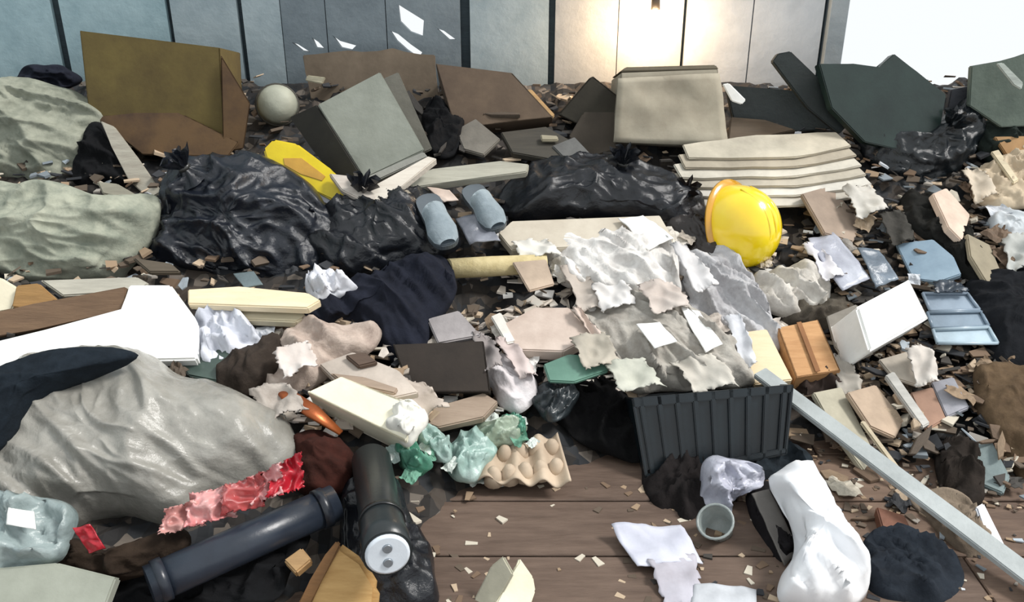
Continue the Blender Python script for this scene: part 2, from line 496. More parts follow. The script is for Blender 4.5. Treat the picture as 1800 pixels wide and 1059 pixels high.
GREYCL = mat((190, 188, 182), 'cloth', (150, 147, 142)); PALECL = mat((216, 212, 204), 'cloth', (178, 172, 164)); BLUEG = mat((150, 172, 188), 'plastic', (118, 140, 158))
SLATE = mat((46, 54, 66), 'plastic', (32, 38, 48)); RED = mat((206, 44, 60), 'film', (170, 30, 44)); PINK = mat((226, 120, 122), 'film', (236, 200, 196))
TEAL = mat((22, 34, 40), 'plastic', (14, 21, 26)); GREENP = mat((60, 140, 110), 'film', (120, 176, 156)); MINT = mat((190, 212, 206), 'film', (150, 186, 176))
LAV = mat((206, 208, 220), 'paper', (180, 182, 196)); STEEL = mat((176, 182, 182), 'paint', (150, 156, 156)); DKBROWN = mat((60, 44, 36), 'card', (40, 29, 24))
COPPER = mat((168, 92, 48), 'metal', (120, 60, 32)); OCHRE = mat((196, 160, 104), 'wood', (156, 118, 66)); GREYBAG = mat((182, 180, 172), 'film', (140, 138, 130))

# ---- along the wall
blob('cloth_bundle', [(28, 142), (45, 120), (85, 114), (122, 122), (146, 140), (120, 156), (60, 158)], NAVY, 'small dark rolled cloth bundle against the wall above grey tarpaulin', 'cloth',
     bulge=0.05, n=STAND, at=(85, 156), back=0.07)
oc = carton('cardboard_box', [(140, 54), (386, 84), (396, 262), (160, 235)], OLIVE, 'big olive-brown cardboard box standing against the blue wall', 'box', depth=0.26, n=STAND, at=(280, 260),
       flap_len=(0, 0))
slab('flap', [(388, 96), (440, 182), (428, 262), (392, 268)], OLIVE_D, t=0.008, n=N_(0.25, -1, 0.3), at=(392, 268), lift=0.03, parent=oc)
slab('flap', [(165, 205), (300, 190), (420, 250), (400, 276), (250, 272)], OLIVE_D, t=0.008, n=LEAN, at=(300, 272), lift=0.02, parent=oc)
# round pale bowl lying on its side with a dark rim
c = pt(488, 182, 0.07); ax = N_(0.25, -0.8, 0.35)
r_ = empty('round_bowl', c - Vector((0, 0, 0.06)), 'pale grey-green round bowl tipped against the wall beside olive box', 'bowl')
prof = [(0.0, 0.0), (0.03, 0.002), (0.055, 0.016), (0.075, 0.042), (0.086, 0.08)]
tube('body', [c + ax * (0.05 - z) for r, z in prof], [max(r, 0.001) for r, z in prof], mat((172, 174, 158), 'paint', (150, 152, 138)), parent=r_, seg=32)
rim = tube_bm([c + ax * (-0.03) + (Matrix.Rotation(a * math.pi / 16, 3, ax) @ ax.orthogonal().normalized()) * 0.086 for a in range(33)], [0.006] * 33, 8, False)
mesh_obj('rim', rim, mat((60, 56, 46), 'paint'), r_, smooth=True)
slab('hardboard_sheet', [(532, 98), (690, 84), (764, 96), (775, 190), (650, 190), (545, 175)], mat((122, 108, 92), 'card', (96, 84, 70)), 'brown-grey hardboard sheet leaning on the wall under the holes', 'board',
     t=0.012, n=STAND, y=4.02, rag=(0.06, 0.008))
slab('wood_chip', [(540, 132), (572, 136), (566, 148), (536, 142)], mat((190, 184, 160), 'wood'), 'tiny pale wood chip above the grey box by the brown-grey hardboard', 'wood', t=0.02, n=STAND, y=3.95)

# ---- grey tarpaulin on the left
blob('tarpaulin', [(-60, 152), (60, 150), (150, 170), (190, 208), (178, 250), (150, 330), (60, 345), (-60, 340)], TARP, 'upper grey-green crumpled tarpaulin at the left edge by the wall', 'tarpaulin',
     bulge=0.13, crumple=0.06, freq=7, fold=(1.2, 40, 0.014), n=LEAN, lift=0.05, back=0.1)
blob('cloth_bundle', [(150, 225), (172, 212), (200, 240), (240, 315), (230, 340), (150, 345), (130, 300)], BLACK, 'black filler for the dark hollow between tarpaulin and the pale slat', 'cloth', bulge=0.05, n=LEAN, lift=0.02)  # shade of the hollow, built as a black lump
slab('slat', [(176, 212), (200, 222), (240, 275), (284, 338), (262, 350), (226, 318), (196, 258)], mat((176, 172, 158), 'wood', (140, 132, 120)), 'pale bent slat along the edge of the upper tarpaulin', 'slat', t=0.018, n=LEAN, lift=0.09)
blob('tarpaulin', [(-60, 328), (100, 336), (190, 342), (272, 346), (282, 385), (268, 430), (226, 476), (205, 500), (100, 496), (-60, 490)], TARP2, 'lower grey-green folded tarpaulin hanging beside the black bags', 'tarpaulin',
     bulge=0.12, crumple=0.06, freq=6, fold=(1.35, 46, 0.02), n=LEAN, lift=0.05, back=0.1)
slab('wood_stick', [(14, 192), (60, 190), (96, 206), (90, 214), (20, 208)], mat((108, 82, 62), 'wood'), 'short reddish-brown stick lying on the upper tarpaulin', 'stick', t=0.025, n=LEAN, lift=0.21)
slab('wood_sliver', [(62, 184), (98, 198), (94, 206), (58, 192)], mat((206, 196, 172), 'wood'), 'pale splinter beside the reddish-brown stick on tarpaulin', 'splinter', t=0.015, n=LEAN, lift=0.25)
slab('slat', [(170, 318), (206, 322), (246, 345), (235, 352), (180, 340)], mat((150, 146, 130), 'wood'), 'short grey slat wedged where two tarpaulins meet', 'slat', t=0.02, n=FLAT, lift=0.12)

# ---- black rubbish bags
def bag(poly, m, label, neck, neck_dir, **kw):
    o = blob('rubbish_bag', poly, m, label, 'bag', **kw)
    n = kw.get('n', FLAT)
    p0 = plane_for(poly, n, kw.get('at'), kw.get('lift', 0.03), kw.get('y'))
    b = on_plane(neck[0], neck[1], p0, n) + n * kw.get('bulge', 0.1) * 0.75
    d = Vector(neck_dir).normalized()
    if neck[0] < 0: return o
    u = d.cross(Vector((0.3, 0.2, 1))).normalized(); v = d.cross(u); bm = bmesh.new(); prev = None
    for z, r, fl in [(-0.035, 0.06, 0.05), (-0.01, 0.036, 0.12), (0.008, 0.02, 0.2), (0.02, 0.015, 0.15), (0.032, 0.022, 0.3), (0.05, 0.034, 0.42), (0.072, 0.044, 0.5)]:
        cur = [bm.verts.new(b + d * (z + 0.01 * math.sin(k * 1.7) * (z > 0.06)) + (u * math.cos(k * math.pi / 18) + v * math.sin(k * math.pi / 18)) * r * (1 + fl * math.sin(k * 2 * math.pi / 36 * 7))) for k in range(36)]
        if prev:
            for k in range(36): bm.faces.new([prev[k], prev[(k + 1) % 36], cur[(k + 1) % 36], cur[k]])
        prev = cur
    nk = mesh_obj('tied_neck', bm, m, o, smooth=True)
    tube('tie', [b + d * 0.012, b + d * 0.026], [0.021, 0.021], mat((60, 60, 58), 'plastic'), parent=nk, seg=14)
    return o
bag([(288, 335), (318, 292), (400, 276), (480, 292), (560, 340), (602, 392), (572, 450), (545, 500), (420, 508), (300, 490), (238, 468), (275, 420)], BLACKBAG,
    'large shiny blue-black rubbish bag between tarpaulin and yellow strip', (350, 320), (-0.4, -0.3, 0.8), bulge=0.15, crumple=0.06, freq=7, n=LEAN, lift=0.02, back=0.1)
bag([(545, 380), (620, 362), (700, 350), (750, 335), (790, 380), (800, 440), (700, 470), (600, 485), (540, 455)], BLACKBAG2,
    'black rubbish bag below the pale planks, left of the slippers', (640, 375), (0.2, -0.2, 0.8), bulge=0.11, crumple=0.055, freq=8, n=FLAT, lift=0.0, back=0.08)
blob('dark_coat', [(520, 565), (600, 512), (700, 470), (780, 450), (812, 500), (770, 560), (735, 640), (660, 628), (610, 575), (560, 596)], NAVY, 'dark navy coat crumpled in the middle of the heap', 'coat',
     bulge=0.09, crumple=0.06, freq=7, fold=(0.8, 44, 0.014), n=FLAT, lift=0.0, back=0.08)
bag([(880, 345), (930, 295), (1040, 282), (1150, 300), (1235, 352), (1215, 400), (1120, 385), (1000, 380), (900, 388)], BLACKBAG2,
    'flat black rubbish bag behind the pale centre papers', (1090, 320), (0.1, -0.3, 0.9), bulge=0.10, crumple=0.035, freq=7, n=FLAT, lift=0.0, back=0.08)
bag([(1120, 380), (1210, 345), (1262, 400), (1290, 465), (1240, 480), (1180, 430)], mat((40, 32, 28), 'bag', (28, 22, 19)), 'dark brown rubbish bag left of the yellow helmet', (1200, 370), (-0.1, -0.4, 0.8),
    bulge=0.07, crumple=0.03, n=FLAT, lift=-0.01, back=0.06)

# ---- yellow strip and the grey box with pale planks
ys = slab('yellow_strip', [(462, 262), (480, 244), (522, 252), (580, 296), (628, 340), (640, 362), (598, 360), (540, 328), (470, 290)], YELLOW, 'bright yellow plastic strip lying on the blue-black bag', 'strip',
     t=0.035, n=LEAN, at=(560, 310), lift=0.16, bevel=0.008)
slab('faded_patch', [(498, 278), (530, 278), (572, 310), (566, 318), (528, 306), (500, 290)], mat((206, 158, 62), 'plastic'), 'faded orange patch', t=0.004, n=LEAN, at=(560, 310), lift=0.163, parent=ys, bevel=0.001)
sheet('paper_sheet', [(520, 328), (545, 322), (600, 352), (570, 364)], LAV, 'pale lavender paper tucked under the yellow strip', 'paper', n=LEAN, lift=0.14, at=(560, 310))
gb = empty('grey_box', surf(640, 330) + Vector((0, 0.1, 0)), 'tilted grey-green flat-fronted box with left side painted dark as shade', 'box')
slab('front_panel', [(558, 184), (668, 126), (746, 264), (640, 314)], GREYP, t=0.02, n=LEAN, at=(650, 300), lift=0.1, parent=gb)
slab('side_panel', [(508, 206), (556, 184), (638, 314), (592, 318), (548, 262)], mat((44, 42, 34), 'card', (30, 28, 24)), t=0.012, n=N_(-0.55, -0.75, 0.4), at=(636, 314), lift=0.1, parent=gb)  # shade of the left side is put into this dark colour
slab('back_panel', [(600, 170), (700, 126), (760, 262), (680, 300)], mat((100, 98, 88), 'paint'), t=0.015, n=LEAN, at=(650, 300), lift=-0.06, parent=gb)
slab('edge_strip', [(632, 316), (744, 266), (752, 276), (640, 328)], mat((150, 150, 142), 'paint'), t=0.06, n=LEAN, at=(650, 300), lift=0.105, parent=gb)
slab('plank', [(578, 304), (612, 308), (662, 345), (656, 362), (600, 334)], mat((200, 192, 182), 'wood', (170, 160, 150)), 'short pale plank under the grey box, touching the yellow strip', 'plank', t=0.025, n=FLAT, lift=0.14)
slab('plank', [(636, 350), (648, 330), (752, 274), (768, 278), (690, 340), (656, 364)], mat((216, 210, 198), 'wood', (190, 180, 168)), 'whitish plank slanting along the lower edge of the grey box', 'plank', t=0.03, n=FLAT, lift=0.15)
slab('plank', [(720, 312), (760, 296), (880, 282), (930, 288), (926, 302), (800, 318), (724, 330)], mat((176, 174, 160), 'wood', (146, 144, 132)), 'long grey plank lying level right of the grey box', 'plank', t=0.03, n=FLAT, lift=0.12)
slab('plank', [(668, 350), (716, 332), (724, 340), (690, 358), (660, 364)], mat((168, 158, 140), 'wood'), 'stubby beige plank end above the black bag', 'plank', t=0.02, n=FLAT, lift=0.12)

# ---- brown box and dark corner box
carton('cardboard_box', [(766, 112), (900, 128), (972, 206), (800, 226)], BROWNB, 'brown sagging cardboard box left of the dark pointed box', 'box', depth=0.2, n=LEAN, at=(880, 226), flap_len=(0.0, 0.25), flap_tilt=(0.2, 0.2), lift=0.04)
slab('wood_strip', [(925, 158), (934, 156), (976, 202), (970, 210)], mat((196, 160, 110), 'wood'), 'thin tan strip along the edge of the brown box', 'strip', t=0.012, n=LEAN, at=(960, 206), lift=0.06)
blob('cloth_bundle', [(745, 190), (775, 178), (815, 225), (800, 275), (755, 270)], BLACK, 'painted black shade in the hollow between grey box and brown box', 'cloth', bulge=0.03, n=FLAT, lift=0.02)  # solid black shape gives the cavity its shade
slab('tile', [(800, 228), (836, 208), (880, 244), (850, 272), (815, 262)], mat((112, 108, 100), 'paint'), 'small dull grey tile below the brown box', 'tile', t=0.02, n=FLAT, lift=0.04)
slab('board_scrap', [(880, 232), (960, 222), (1010, 250), (980, 282), (900, 268)], mat((66, 62, 54), 'wood'), 'dark wooden board scrap under the brown box', 'board', t=0.03, n=FLAT, lift=0.05)
slab('tile', [(970, 256), (1010, 240), (1050, 282), (1010, 296)], mat((104, 104, 102), 'paint'), 'grey tile below the dark pointed box', 'tile', t=0.02, n=FLAT, lift=0.06)
slab('stick', [(950, 236), (980, 238), (982, 246), (952, 246)], mat((160, 152, 130), 'wood'), 'short pale stick in front of the brown box', 'stick', t=0.015, n=FLAT, lift=0.08)
carton('dark_box', [(984, 202), (1042, 134), (1090, 172), (1066, 244)], mat((58, 54, 44), 'card', (44, 40, 32)), 'dark brown box standing on its corner left of the beige box', 'box', depth=0.16, n=STAND, at=(1040, 240), flap_len=(0, 0))
slab('board_scrap', [(1030, 190), (1080, 190), (1090, 260), (1030, 280), (1000, 240)], mat((72, 64, 54), 'card'), 'dull brown cardboard piece leaning on the beige box', 'cardboard', t=0.015, n=LEAN, lift=0.06)

# ---- beige box and the striped stack
bb = carton('beige_box', [(1092, 128), (1262, 122), (1278, 262), (1082, 250)], BEIGE, 'large beige wrinkled box below the added glowing bulb', 'box', depth=0.24, n=N_(0.05, -1, 0.3), at=(1180, 262), flap_len=(0, 0.0), lift=0.05)
slab('top_edge', [(1090, 126), (1100, 118), (1258, 114), (1264, 122)], mat((118, 110, 92), 'card'), t=0.22, n=N_(0.05, -1, 0.3), at=(1180, 262), lift=0.05, parent=bb)
sheet('wrinkled_wrap', [(1086, 138), (1266, 128), (1280, 258), (1078, 250)], BEIGE, t=0.003, amp=0.022, freq=9, n=N_(0.05, -1, 0.3), at=(1180, 262), lift=0.07, parent=bb)
slab('white_shard', [(1270, 148), (1282, 146), (1312, 176), (1304, 184), (1286, 178)], WHITE, 'small white shard at the right top corner of the beige box', 'shard', t=0.012, n=STAND, at=(1290, 260), lift=0.03)
for i in range(6):
    y0 = 236 + i * 17; k = 16 + i * 3
    slab('cardboard_sheet', [(1200 - i * 8, y0 + 18), (1330, y0 + 2), (1470 + i * 10, y0 - 4), (1498 + i * 9, y0 + 20), (1400, y0 + 40), (1210 - i * 6, y0 + 42)],
         mat([(196, 188, 170), (176, 166, 148), (206, 200, 186), (186, 178, 162), (214, 210, 200), (198, 192, 180)][i], 'card'),
         ['topmost sheet of pale flattened cardboard stack behind the yellow helmet', 'second sheet from the top of pale cardboard stack behind yellow helmet',
          'third sheet from the top of pale cardboard stack behind yellow helmet', 'fourth sheet from the top of pale cardboard stack behind yellow helmet',
          'fifth sheet from the top of pale cardboard stack behind yellow helmet', 'lowest front sheet of pale cardboard stack behind yellow helmet'][i], 'cardboard',
         t=0.012, n=N_(0.06, -0.4, 0.9), at=(1360, 300), lift=0.115 - i * 0.014, group='flattened cardboard sheets in the stack', rag=(0.08, 0.006))
slab('board_scrap', [(1285, 205), (1345, 210), (1400, 228), (1330, 242), (1280, 248)], mat((92, 78, 62), 'wood'), 'brown board end between beige box and dark green boards', 'board', t=0.03, n=FLAT, lift=0.06)

# ---- dark green jumble by the window
slab('dark_board', [(1276, 150), (1380, 158), (1470, 168), (1480, 225), (1400, 232), (1290, 212)], DKGREEN2, 'blackish board lying flat right of the beige box', 'board', t=0.04, n=STAND, y=3.85)
slab('dark_plank', [(1358, 108), (1368, 94), (1390, 90), (1452, 150), (1500, 210), (1476, 236), (1420, 190)], DKGREEN2, 'dark upright plank poking up-left in front of the window jamb', 'plank', t=0.04, n=STAND, y=3.75)
slab('painted_board', [(1440, 112), (1500, 112), (1546, 120), (1572, 94), (1612, 126), (1664, 166), (1652, 232), (1600, 268), (1520, 250), (1462, 190)], DKGREEN, 'large dark green board with a pointed top in the window', 'board', t=0.05, n=N_(0.1, -1, 0.35), y=3.7)
bag([(1500, 240), (1600, 250), (1660, 200), (1716, 160), (1730, 220), (1700, 290), (1640, 330), (1580, 330), (1530, 290)], mat((26, 32, 36), 'bag', (18, 22, 26)), 'black rubbish bag below the dark green panel', (1650, 240), (0.2, -0.4, 0.7),
    bulge=0.10, crumple=0.04, n=LEAN, lift=0.02, back=0.08)
slab('dark_board', [(1672, 158), (1712, 150), (1722, 200), (1690, 220), (1664, 200)], mat((34, 38, 46), 'paint'), 'narrow blue-black board between green panel and grey-green crate lid', 'board', t=0.03, n=STAND, y=3.75)
slab('crate_lid', [(1708, 116), (1765, 108), (1810, 92), (1850, 100), (1850, 220), (1760, 224), (1704, 186)], mat((92, 104, 94), 'paint', (70, 82, 74)), 'grey-green lid standing at the right edge of the window', 'lid', t=0.03, n=STAND, y=3.7)
slab('slat', [(1752, 112), (1764, 110), (1800, 146), (1796, 158), (1782, 150)], mat((190, 198, 190), 'wood'), 'pale green slat in front of the grey-green lid', 'slat', t=0.015, n=STAND, y=3.62)
blob('cloth_bundle', [(1720, 215), (1780, 215), (1840, 225), (1840, 290), (1770, 300), (1715, 270)], mat((46, 54, 50), 'cloth'), 'dark green-grey rag under the grey-green lid', 'cloth', bulge=0.06, n=LEAN, lift=0.02)

# ---- right edge, beige odds and ends
slab('board_scrap', [(1640, 340), (1664, 330), (1706, 378), (1692, 424), (1668, 400)], mat((222, 200, 182), 'card'), 'pinkish-beige cardboard piece at the right of the heap', 'cardboard', t=0.03, n=FL_R, lift=0.06)
blob('paper_ball', [(1700, 320), (1740, 285), (1800, 262), (1850, 280), (1850, 350), (1780, 370), (1720, 360)], mat((200, 184, 158), 'paper', (170, 152, 128)), 'tan crumpled wrapping paper at the right edge', 'paper', bulge=0.06, crumple=0.04, freq=12, lift=0.02)
slab('slat', [(1742, 266), (1756, 262), (1792, 316), (1782, 322)], mat((214, 200, 170), 'wood'), 'pale slat lying over the tan wrapping paper', 'slat', t=0.015, n=FLAT, lift=0.1)
slab('board_scrap', [(1748, 240), (1850, 238), (1850, 290), (1776, 282)], mat((178, 140, 96), 'card'), 'orange-brown cardboard at the right edge under the dark green rag', 'cardboard', t=0.02, n=LEAN, lift=0.08)
blob('paper_ball', [(1740, 385), (1775, 375), (1812, 390), (1800, 430), (1755, 428)], mat((206, 212, 216), 'paper'), 'white-blue crumpled paper at the right edge', 'paper', bulge=0.04, crumple=0.03, freq=16, lift=0.02)
slab('board_scrap', [(1700, 410), (1740, 430), (1770, 500), (1740, 505), (1706, 450)], mat((156, 146, 124), 'card'), 'drab beige cardboard strip above the dark right corner', 'cardboard', t=0.02, n=FL_R, lift=0.05)
blob('cloth_bundle', [(1590, 345), (1640, 350), (1690, 400), (1740, 470), (1720, 520), (1640, 440), (1580, 400)], mat((34, 34, 32), 'cloth'), 'blackish rag right of the blue-grey panel', 'cloth', bulge=0.05, n=FLAT, lift=0.0)
blob('cloth_bundle', [(1700, 500), (1850, 480), (1850, 640), (1760, 660), (1720, 590)], mat((30, 32, 36), 'cloth'), 'black cloth bundle at the right edge beside blue-white trays', 'cloth', bulge=0.09, crumple=0.03, n=FLAT, lift=0.0)
slab('blue_panel', [(1574, 428), (1640, 420), (1676, 450), (1690, 482), (1650, 496), (1604, 490)], BLUEG, 'blue-grey plastic panel above the white block', 'panel', t=0.025, n=FL_L, lift=0.05)
for i, (q, lb) in enumerate([([(1622, 516), (1700, 516), (1722, 545), (1636, 548)], 'uppermost blue-grey flat tray right of the white block'),
                             ([(1630, 550), (1724, 548), (1738, 574), (1640, 578)], 'middle blue-grey flat tray right of the white block'),
                             ([(1640, 580), (1738, 576), (1754, 604), (1648, 604)], 'lowest pale blue flat tray right of the white block')]):
    t_ = empty('flat_tray', surf(*centroid(q)), lb, 'tray', 'flat trays right of the white block')
    cm = mat([(140, 156, 172), (128, 146, 162), (176, 196, 208)][i], 'plastic')
    tbase = slab('base', q, cm, t=0.012, n=FLAT, lift=0.045, parent=t_)
    a, b_, c_, d_ = q
    for e0, e1 in ((a, b_), (b_, c_), (c_, d_), (d_, a)):
        n0 = plane_for(q, FLAT, None, 0.05, None)
        P, Q = on_plane(*e0, n0, FLAT), on_plane(*e1, n0, FLAT)
        tube('rim', [P, Q], [0.006, 0.006], cm, parent=tbase, seg=8)

# ---- yellow helmet (lying on its side, crown to the right)
hc = pt(1318, 398, 0.12)
axh = N_(0.55, -0.62, 0.30)                    # crown direction
uh = axh.cross(Vector((0, 0, 1))).normalized(); vh = axh.cross(uh).normalized()
hat = empty('safety_helmet', hc - Vector((0, 0, 0.12)), 'glossy bright yellow round helmet lying on its side on the heap', 'helmet')
bm = bmesh.new(); R_ = []
SG, RG = 48, 18
def hat_pt(a, s, grow=0.0):
    rr = math.cos(s * math.pi / 2) ** 0.85 if s < 1 else 0.0
    h = math.sin(s * math.pi / 2) * (0.18 + grow)
    return hc - axh * 0.07 + axh * h + (uh * math.cos(a) * (0.138 + grow) + vh * math.sin(a) * (0.162 + grow)) * rr
for j in range(RG):
    R_.append([bm.verts.new(hat_pt(2 * math.pi * i / SG, j / RG)) for i in range(SG)])
tp = bm.verts.new(hat_pt(0, 1.0))
for A, B in zip(R_, R_[1:]):
    for i in range(SG): bm.faces.new([A[i], A[(i + 1) % SG], B[(i + 1) % SG], B[i]])
for i in range(SG): bm.faces.new([R_[-1][i], R_[-1][(i + 1) % SG], tp])
shell = mesh_obj('shell', bm, HAT, hat, smooth=True)
bm = bmesh.new(); rings = []
for (g, z) in ((0.0, 0.006), (0.022, 0.0), (0.024, -0.006), (0.0, -0.004), (-0.008, -0.004)):
    rings.append([bm.verts.new(hc - axh * 0.07 + axh * z + uh * math.cos(a) * (0.138 + g) + vh * math.sin(a) * (0.162 + g + (0.018 * max(0, math.sin(a)) if g > 0.01 else 0))) for a in [2 * math.pi * i / SG for i in range(SG)]])
for A, B in zip(rings, rings[1:]):
    for i in range(SG): bm.faces.new([A[i], A[(i + 1) % SG], B[(i + 1) % SG], B[i]])
mesh_obj('brim', bm, mat((222, 160, 10), 'gloss'), hat, smooth=True)  # the brim's shade is put into its darker amber colour
for off in (-0.03, 0, 0.03):
    path = []
    for i in range(15):
        th = math.radians(-62 + 124 * i / 14)
        path.append(hc - axh * 0.07 + axh * math.cos(th) * 0.181 * (1 - (off / 0.138) ** 2) ** 0.5 + vh * math.sin(th) * 0.160 + uh * off)
    tube('ridge', path, [0.0045] * 15, HAT, parent=shell, seg=8)

# ---- beside the helmet
slab('board_scrap', [(1410, 340), (1460, 326), (1520, 395), (1500, 425), (1450, 410)], mat((160, 142, 126), 'card'), 'beige-brown cardboard piece right of the yellow helmet', 'cardboard', t=0.02, n=FL_R, lift=0.04)
sheet('plastic_sheet', [(1420, 420), (1465, 408), (1530, 490), (1480, 515)], mat((208, 212, 224), 'film', (170, 172, 186)), 'whitish-blue plastic sheet right of the helmet', 'plastic', amp=0.03, lift=0.06)
sheet('plastic_sheet', [(1505, 440), (1545, 440), (1580, 490), (1540, 505)], mat((140, 154, 168), 'film', (80, 90, 102)), 'blue-grey plastic sheet above the white block', 'plastic', amp=0.03, lift=0.05)
blob('cloth_bundle', [(1330, 490), (1390, 470), (1450, 500), (1470, 540), (1400, 560), (1340, 540)], PALECL, 'pale grey rag just below the yellow helmet', 'cloth', bulge=0.05, crumple=0.06, freq=11, fold=(0.8, 70, 0.01), lift=0.01)
blob('cloth_bundle', [(1380, 545), (1450, 520), (1500, 530), (1480, 590), (1440, 580), (1370, 575)], mat((96, 90, 80), 'cloth', (66, 60, 54)), 'dull brown-grey rag between the tan box and the white block', 'cloth', bulge=0.05, lift=-0.01)
wb = carton('white_block', [(1506, 540), (1598, 492), (1632, 560), (1530, 618)], WHITE, 'bright white foam box at the right of the heap', 'box', depth=0.14, n=N_(0.3, -0.55, 0.78), at=(1570, 560), flap_len=(0, 0), lift=0.13)
slab('lid', [(1506, 540), (1598, 492), (1632, 560), (1530, 618)], WHITE, t=0.02, n=N_(0.3, -0.55, 0.78), at=(1570, 560), lift=0.155, parent=wb, bevel=0.008)
slab('grey_board', [(1452, 556), (1506, 534), (1536, 618), (1490, 640), (1466, 610)], mat((168, 162, 152), 'card', (130, 124, 116)), 'grey cardboard leaning on the left side of the white box', 'cardboard', t=0.02, n=FL_L, lift=0.08)
slab('cream_block', [(1300, 584), (1348, 578), (1394, 668), (1326, 676)], mat((236, 216, 182), 'wood', (222, 200, 164)), 'cream wooden block left of the small tan box', 'block', t=0.05, n=FLAT, lift=0.08)
carton('tan_box', [(1368, 576), (1438, 562), (1478, 652), (1400, 664)], TAN, 'small orange-tan box between cream block and white box', 'box', depth=0.10, n=FLAT, at=(1420, 615), flap_len=(0.0, 0), lift=0.09, tape=mat((150, 104, 66), 'card'))
blob('cloth_bundle', [(1390, 664), (1470, 652), (1490, 690), (1450, 716), (1396, 700)], DKBROWN, 'dark brown painted shadow under the small tan box', 'cloth', bulge=0.05, lift=0.0)  # shadow below the tan box, modelled as a dark brown lump

# ---- pale centre: papers, cloth and boxes
slab('foam_board', [(876, 410), (900, 388), (1160, 378), (1184, 420), (1120, 428), (900, 440)], mat((206, 198, 182), 'card', (182, 172, 156)), 'long pale beige board at the top of the pale papers', 'board', t=0.04, n=FLAT, lift=0.07)
sheet('white_wrap', [(1086, 384), (1130, 380), (1184, 420), (1140, 440)], WHITE, 'small white wrapper on the right end of the beige board', 'wrapper', n=FLAT, lift=0.10, amp=0.03)
blob('white_sack', [(960, 440), (1060, 415), (1170, 420), (1200, 470), (1180, 530), (1080, 520), (990, 500)], mat((232, 230, 226), 'cloth', (196, 192, 188)), 'whitish crumpled sack in the middle of the pale papers', 'sack', bulge=0.08, crumple=0.06, freq=9, fold=(0.75, 60, 0.01), lift=0.02)
blob('grey_cloth', [(1180, 450), (1260, 440), (1330, 510), (1374, 590), (1340, 625), (1290, 600), (1230, 560), (1180, 510)], mat((196, 196, 198), 'cloth', (156, 154, 156)), 'streaky light grey cloth running down left of the helmet', 'cloth', bulge=0.06, crumple=0.06, freq=10, fold=(0.75, 70, 0.012), lift=0.02)
blob('grey_cloth', [(1030, 520), (1120, 520), (1220, 540), (1300, 620), (1320, 672), (1220, 690), (1100, 690), (1050, 640), (1010, 580)], mat((182, 178, 170), 'cloth', (146, 140, 132)), 'large grey-beige cloth hanging over the dark teal crate', 'cloth', bulge=0.08, crumple=0.06, freq=8, fold=(0.7, 55, 0.014), lift=0.02)
sheet('paper_sheet', [(1118, 572), (1160, 566), (1190, 600), (1150, 614)], WHITE, 'small white paper on the grey-beige cloth', 'paper', n=FLAT, lift=0.15, amp=0.02)
sheet('paper_sheet', [(1196, 540), (1230, 548), (1270, 606), (1240, 622)], WHITE, 'slanting white paper between the two grey cloths', 'paper', n=FLAT, lift=0.14, amp=0.02)
slab('bent_card', [(880, 572), (940, 540), (1000, 540), (1044, 590), (990, 618), (910, 615)], PINKB, 'pinkish-beige box panel left of the grey-beige cloth', 'cardboard', t=0.05, n=FLAT, lift=0.09)
slab('bent_card', [(862, 556), (880, 548), (908, 600), (890, 604)], OFFW, 'narrow whitish card strip left of the pinkish panel', 'cardboard', t=0.012, n=FLAT, lift=0.08)
tube('paper_roll', [surf(790, 490) + FLAT * 0.05, surf(860, 486) + FLAT * 0.05, surf(960, 482) + FLAT * 0.055], [0.034, 0.036, 0.032], mat((206, 192, 150), 'cloth', (176, 160, 118)), 'cream-yellow roll of cloth left of the pale papers', 'roll')
slab('bent_card', [(900, 460), (960, 455), (975, 500), (930, 512)], mat((192, 172, 152), 'card'), 'brownish card lying over the end of the cream roll', 'cardboard', t=0.012, n=FLAT, lift=0.10)
slab('tile', [(750, 560), (806, 545), (846, 590), (770, 604)], mat((160, 154, 154), 'paint'), 'flat grey tile resting on the dark brown box', 'tile', t=0.02, n=FLAT, lift=0.1)
carton('dark_box', [(690, 606), (850, 600), (862, 690), (720, 690)], mat((56, 48, 42), 'card', (40, 34, 30)), 'dark brown open box in the middle below the grey tile', 'box', depth=0.14, n=LEAN, at=(780, 680), flap_len=(0, 0.3), lift=0.06)
slab('green_strip', [(955, 640), (1000, 622), (1062, 626), (1070, 652), (1010, 672), (965, 670)], mat((104, 142, 126), 'plastic', (80, 116, 102)), 'flat sea-green plastic strip above the black hollow', 'plastic', t=0.015, n=FLAT, lift=0.1)
blob('white_rag', [(840, 640), (880, 625), (930, 650), (948, 690), (910, 730), (870, 700)], mat((224, 220, 222), 'cloth', (188, 180, 180)), 'white-pink rag hanging beside the black hollow', 'cloth', bulge=0.05, crumple=0.03, freq=14, fold=(0.7, 70, 0.008), lift=0.02)
slab('plank', [(740, 742), (760, 716), (850, 690), (876, 706), (850, 734), (770, 752)], mat((170, 152, 134), 'wood', (140, 122, 106)), 'beige plank lying under the dark brown box', 'plank', t=0.03, n=FLAT, lift=0.05)

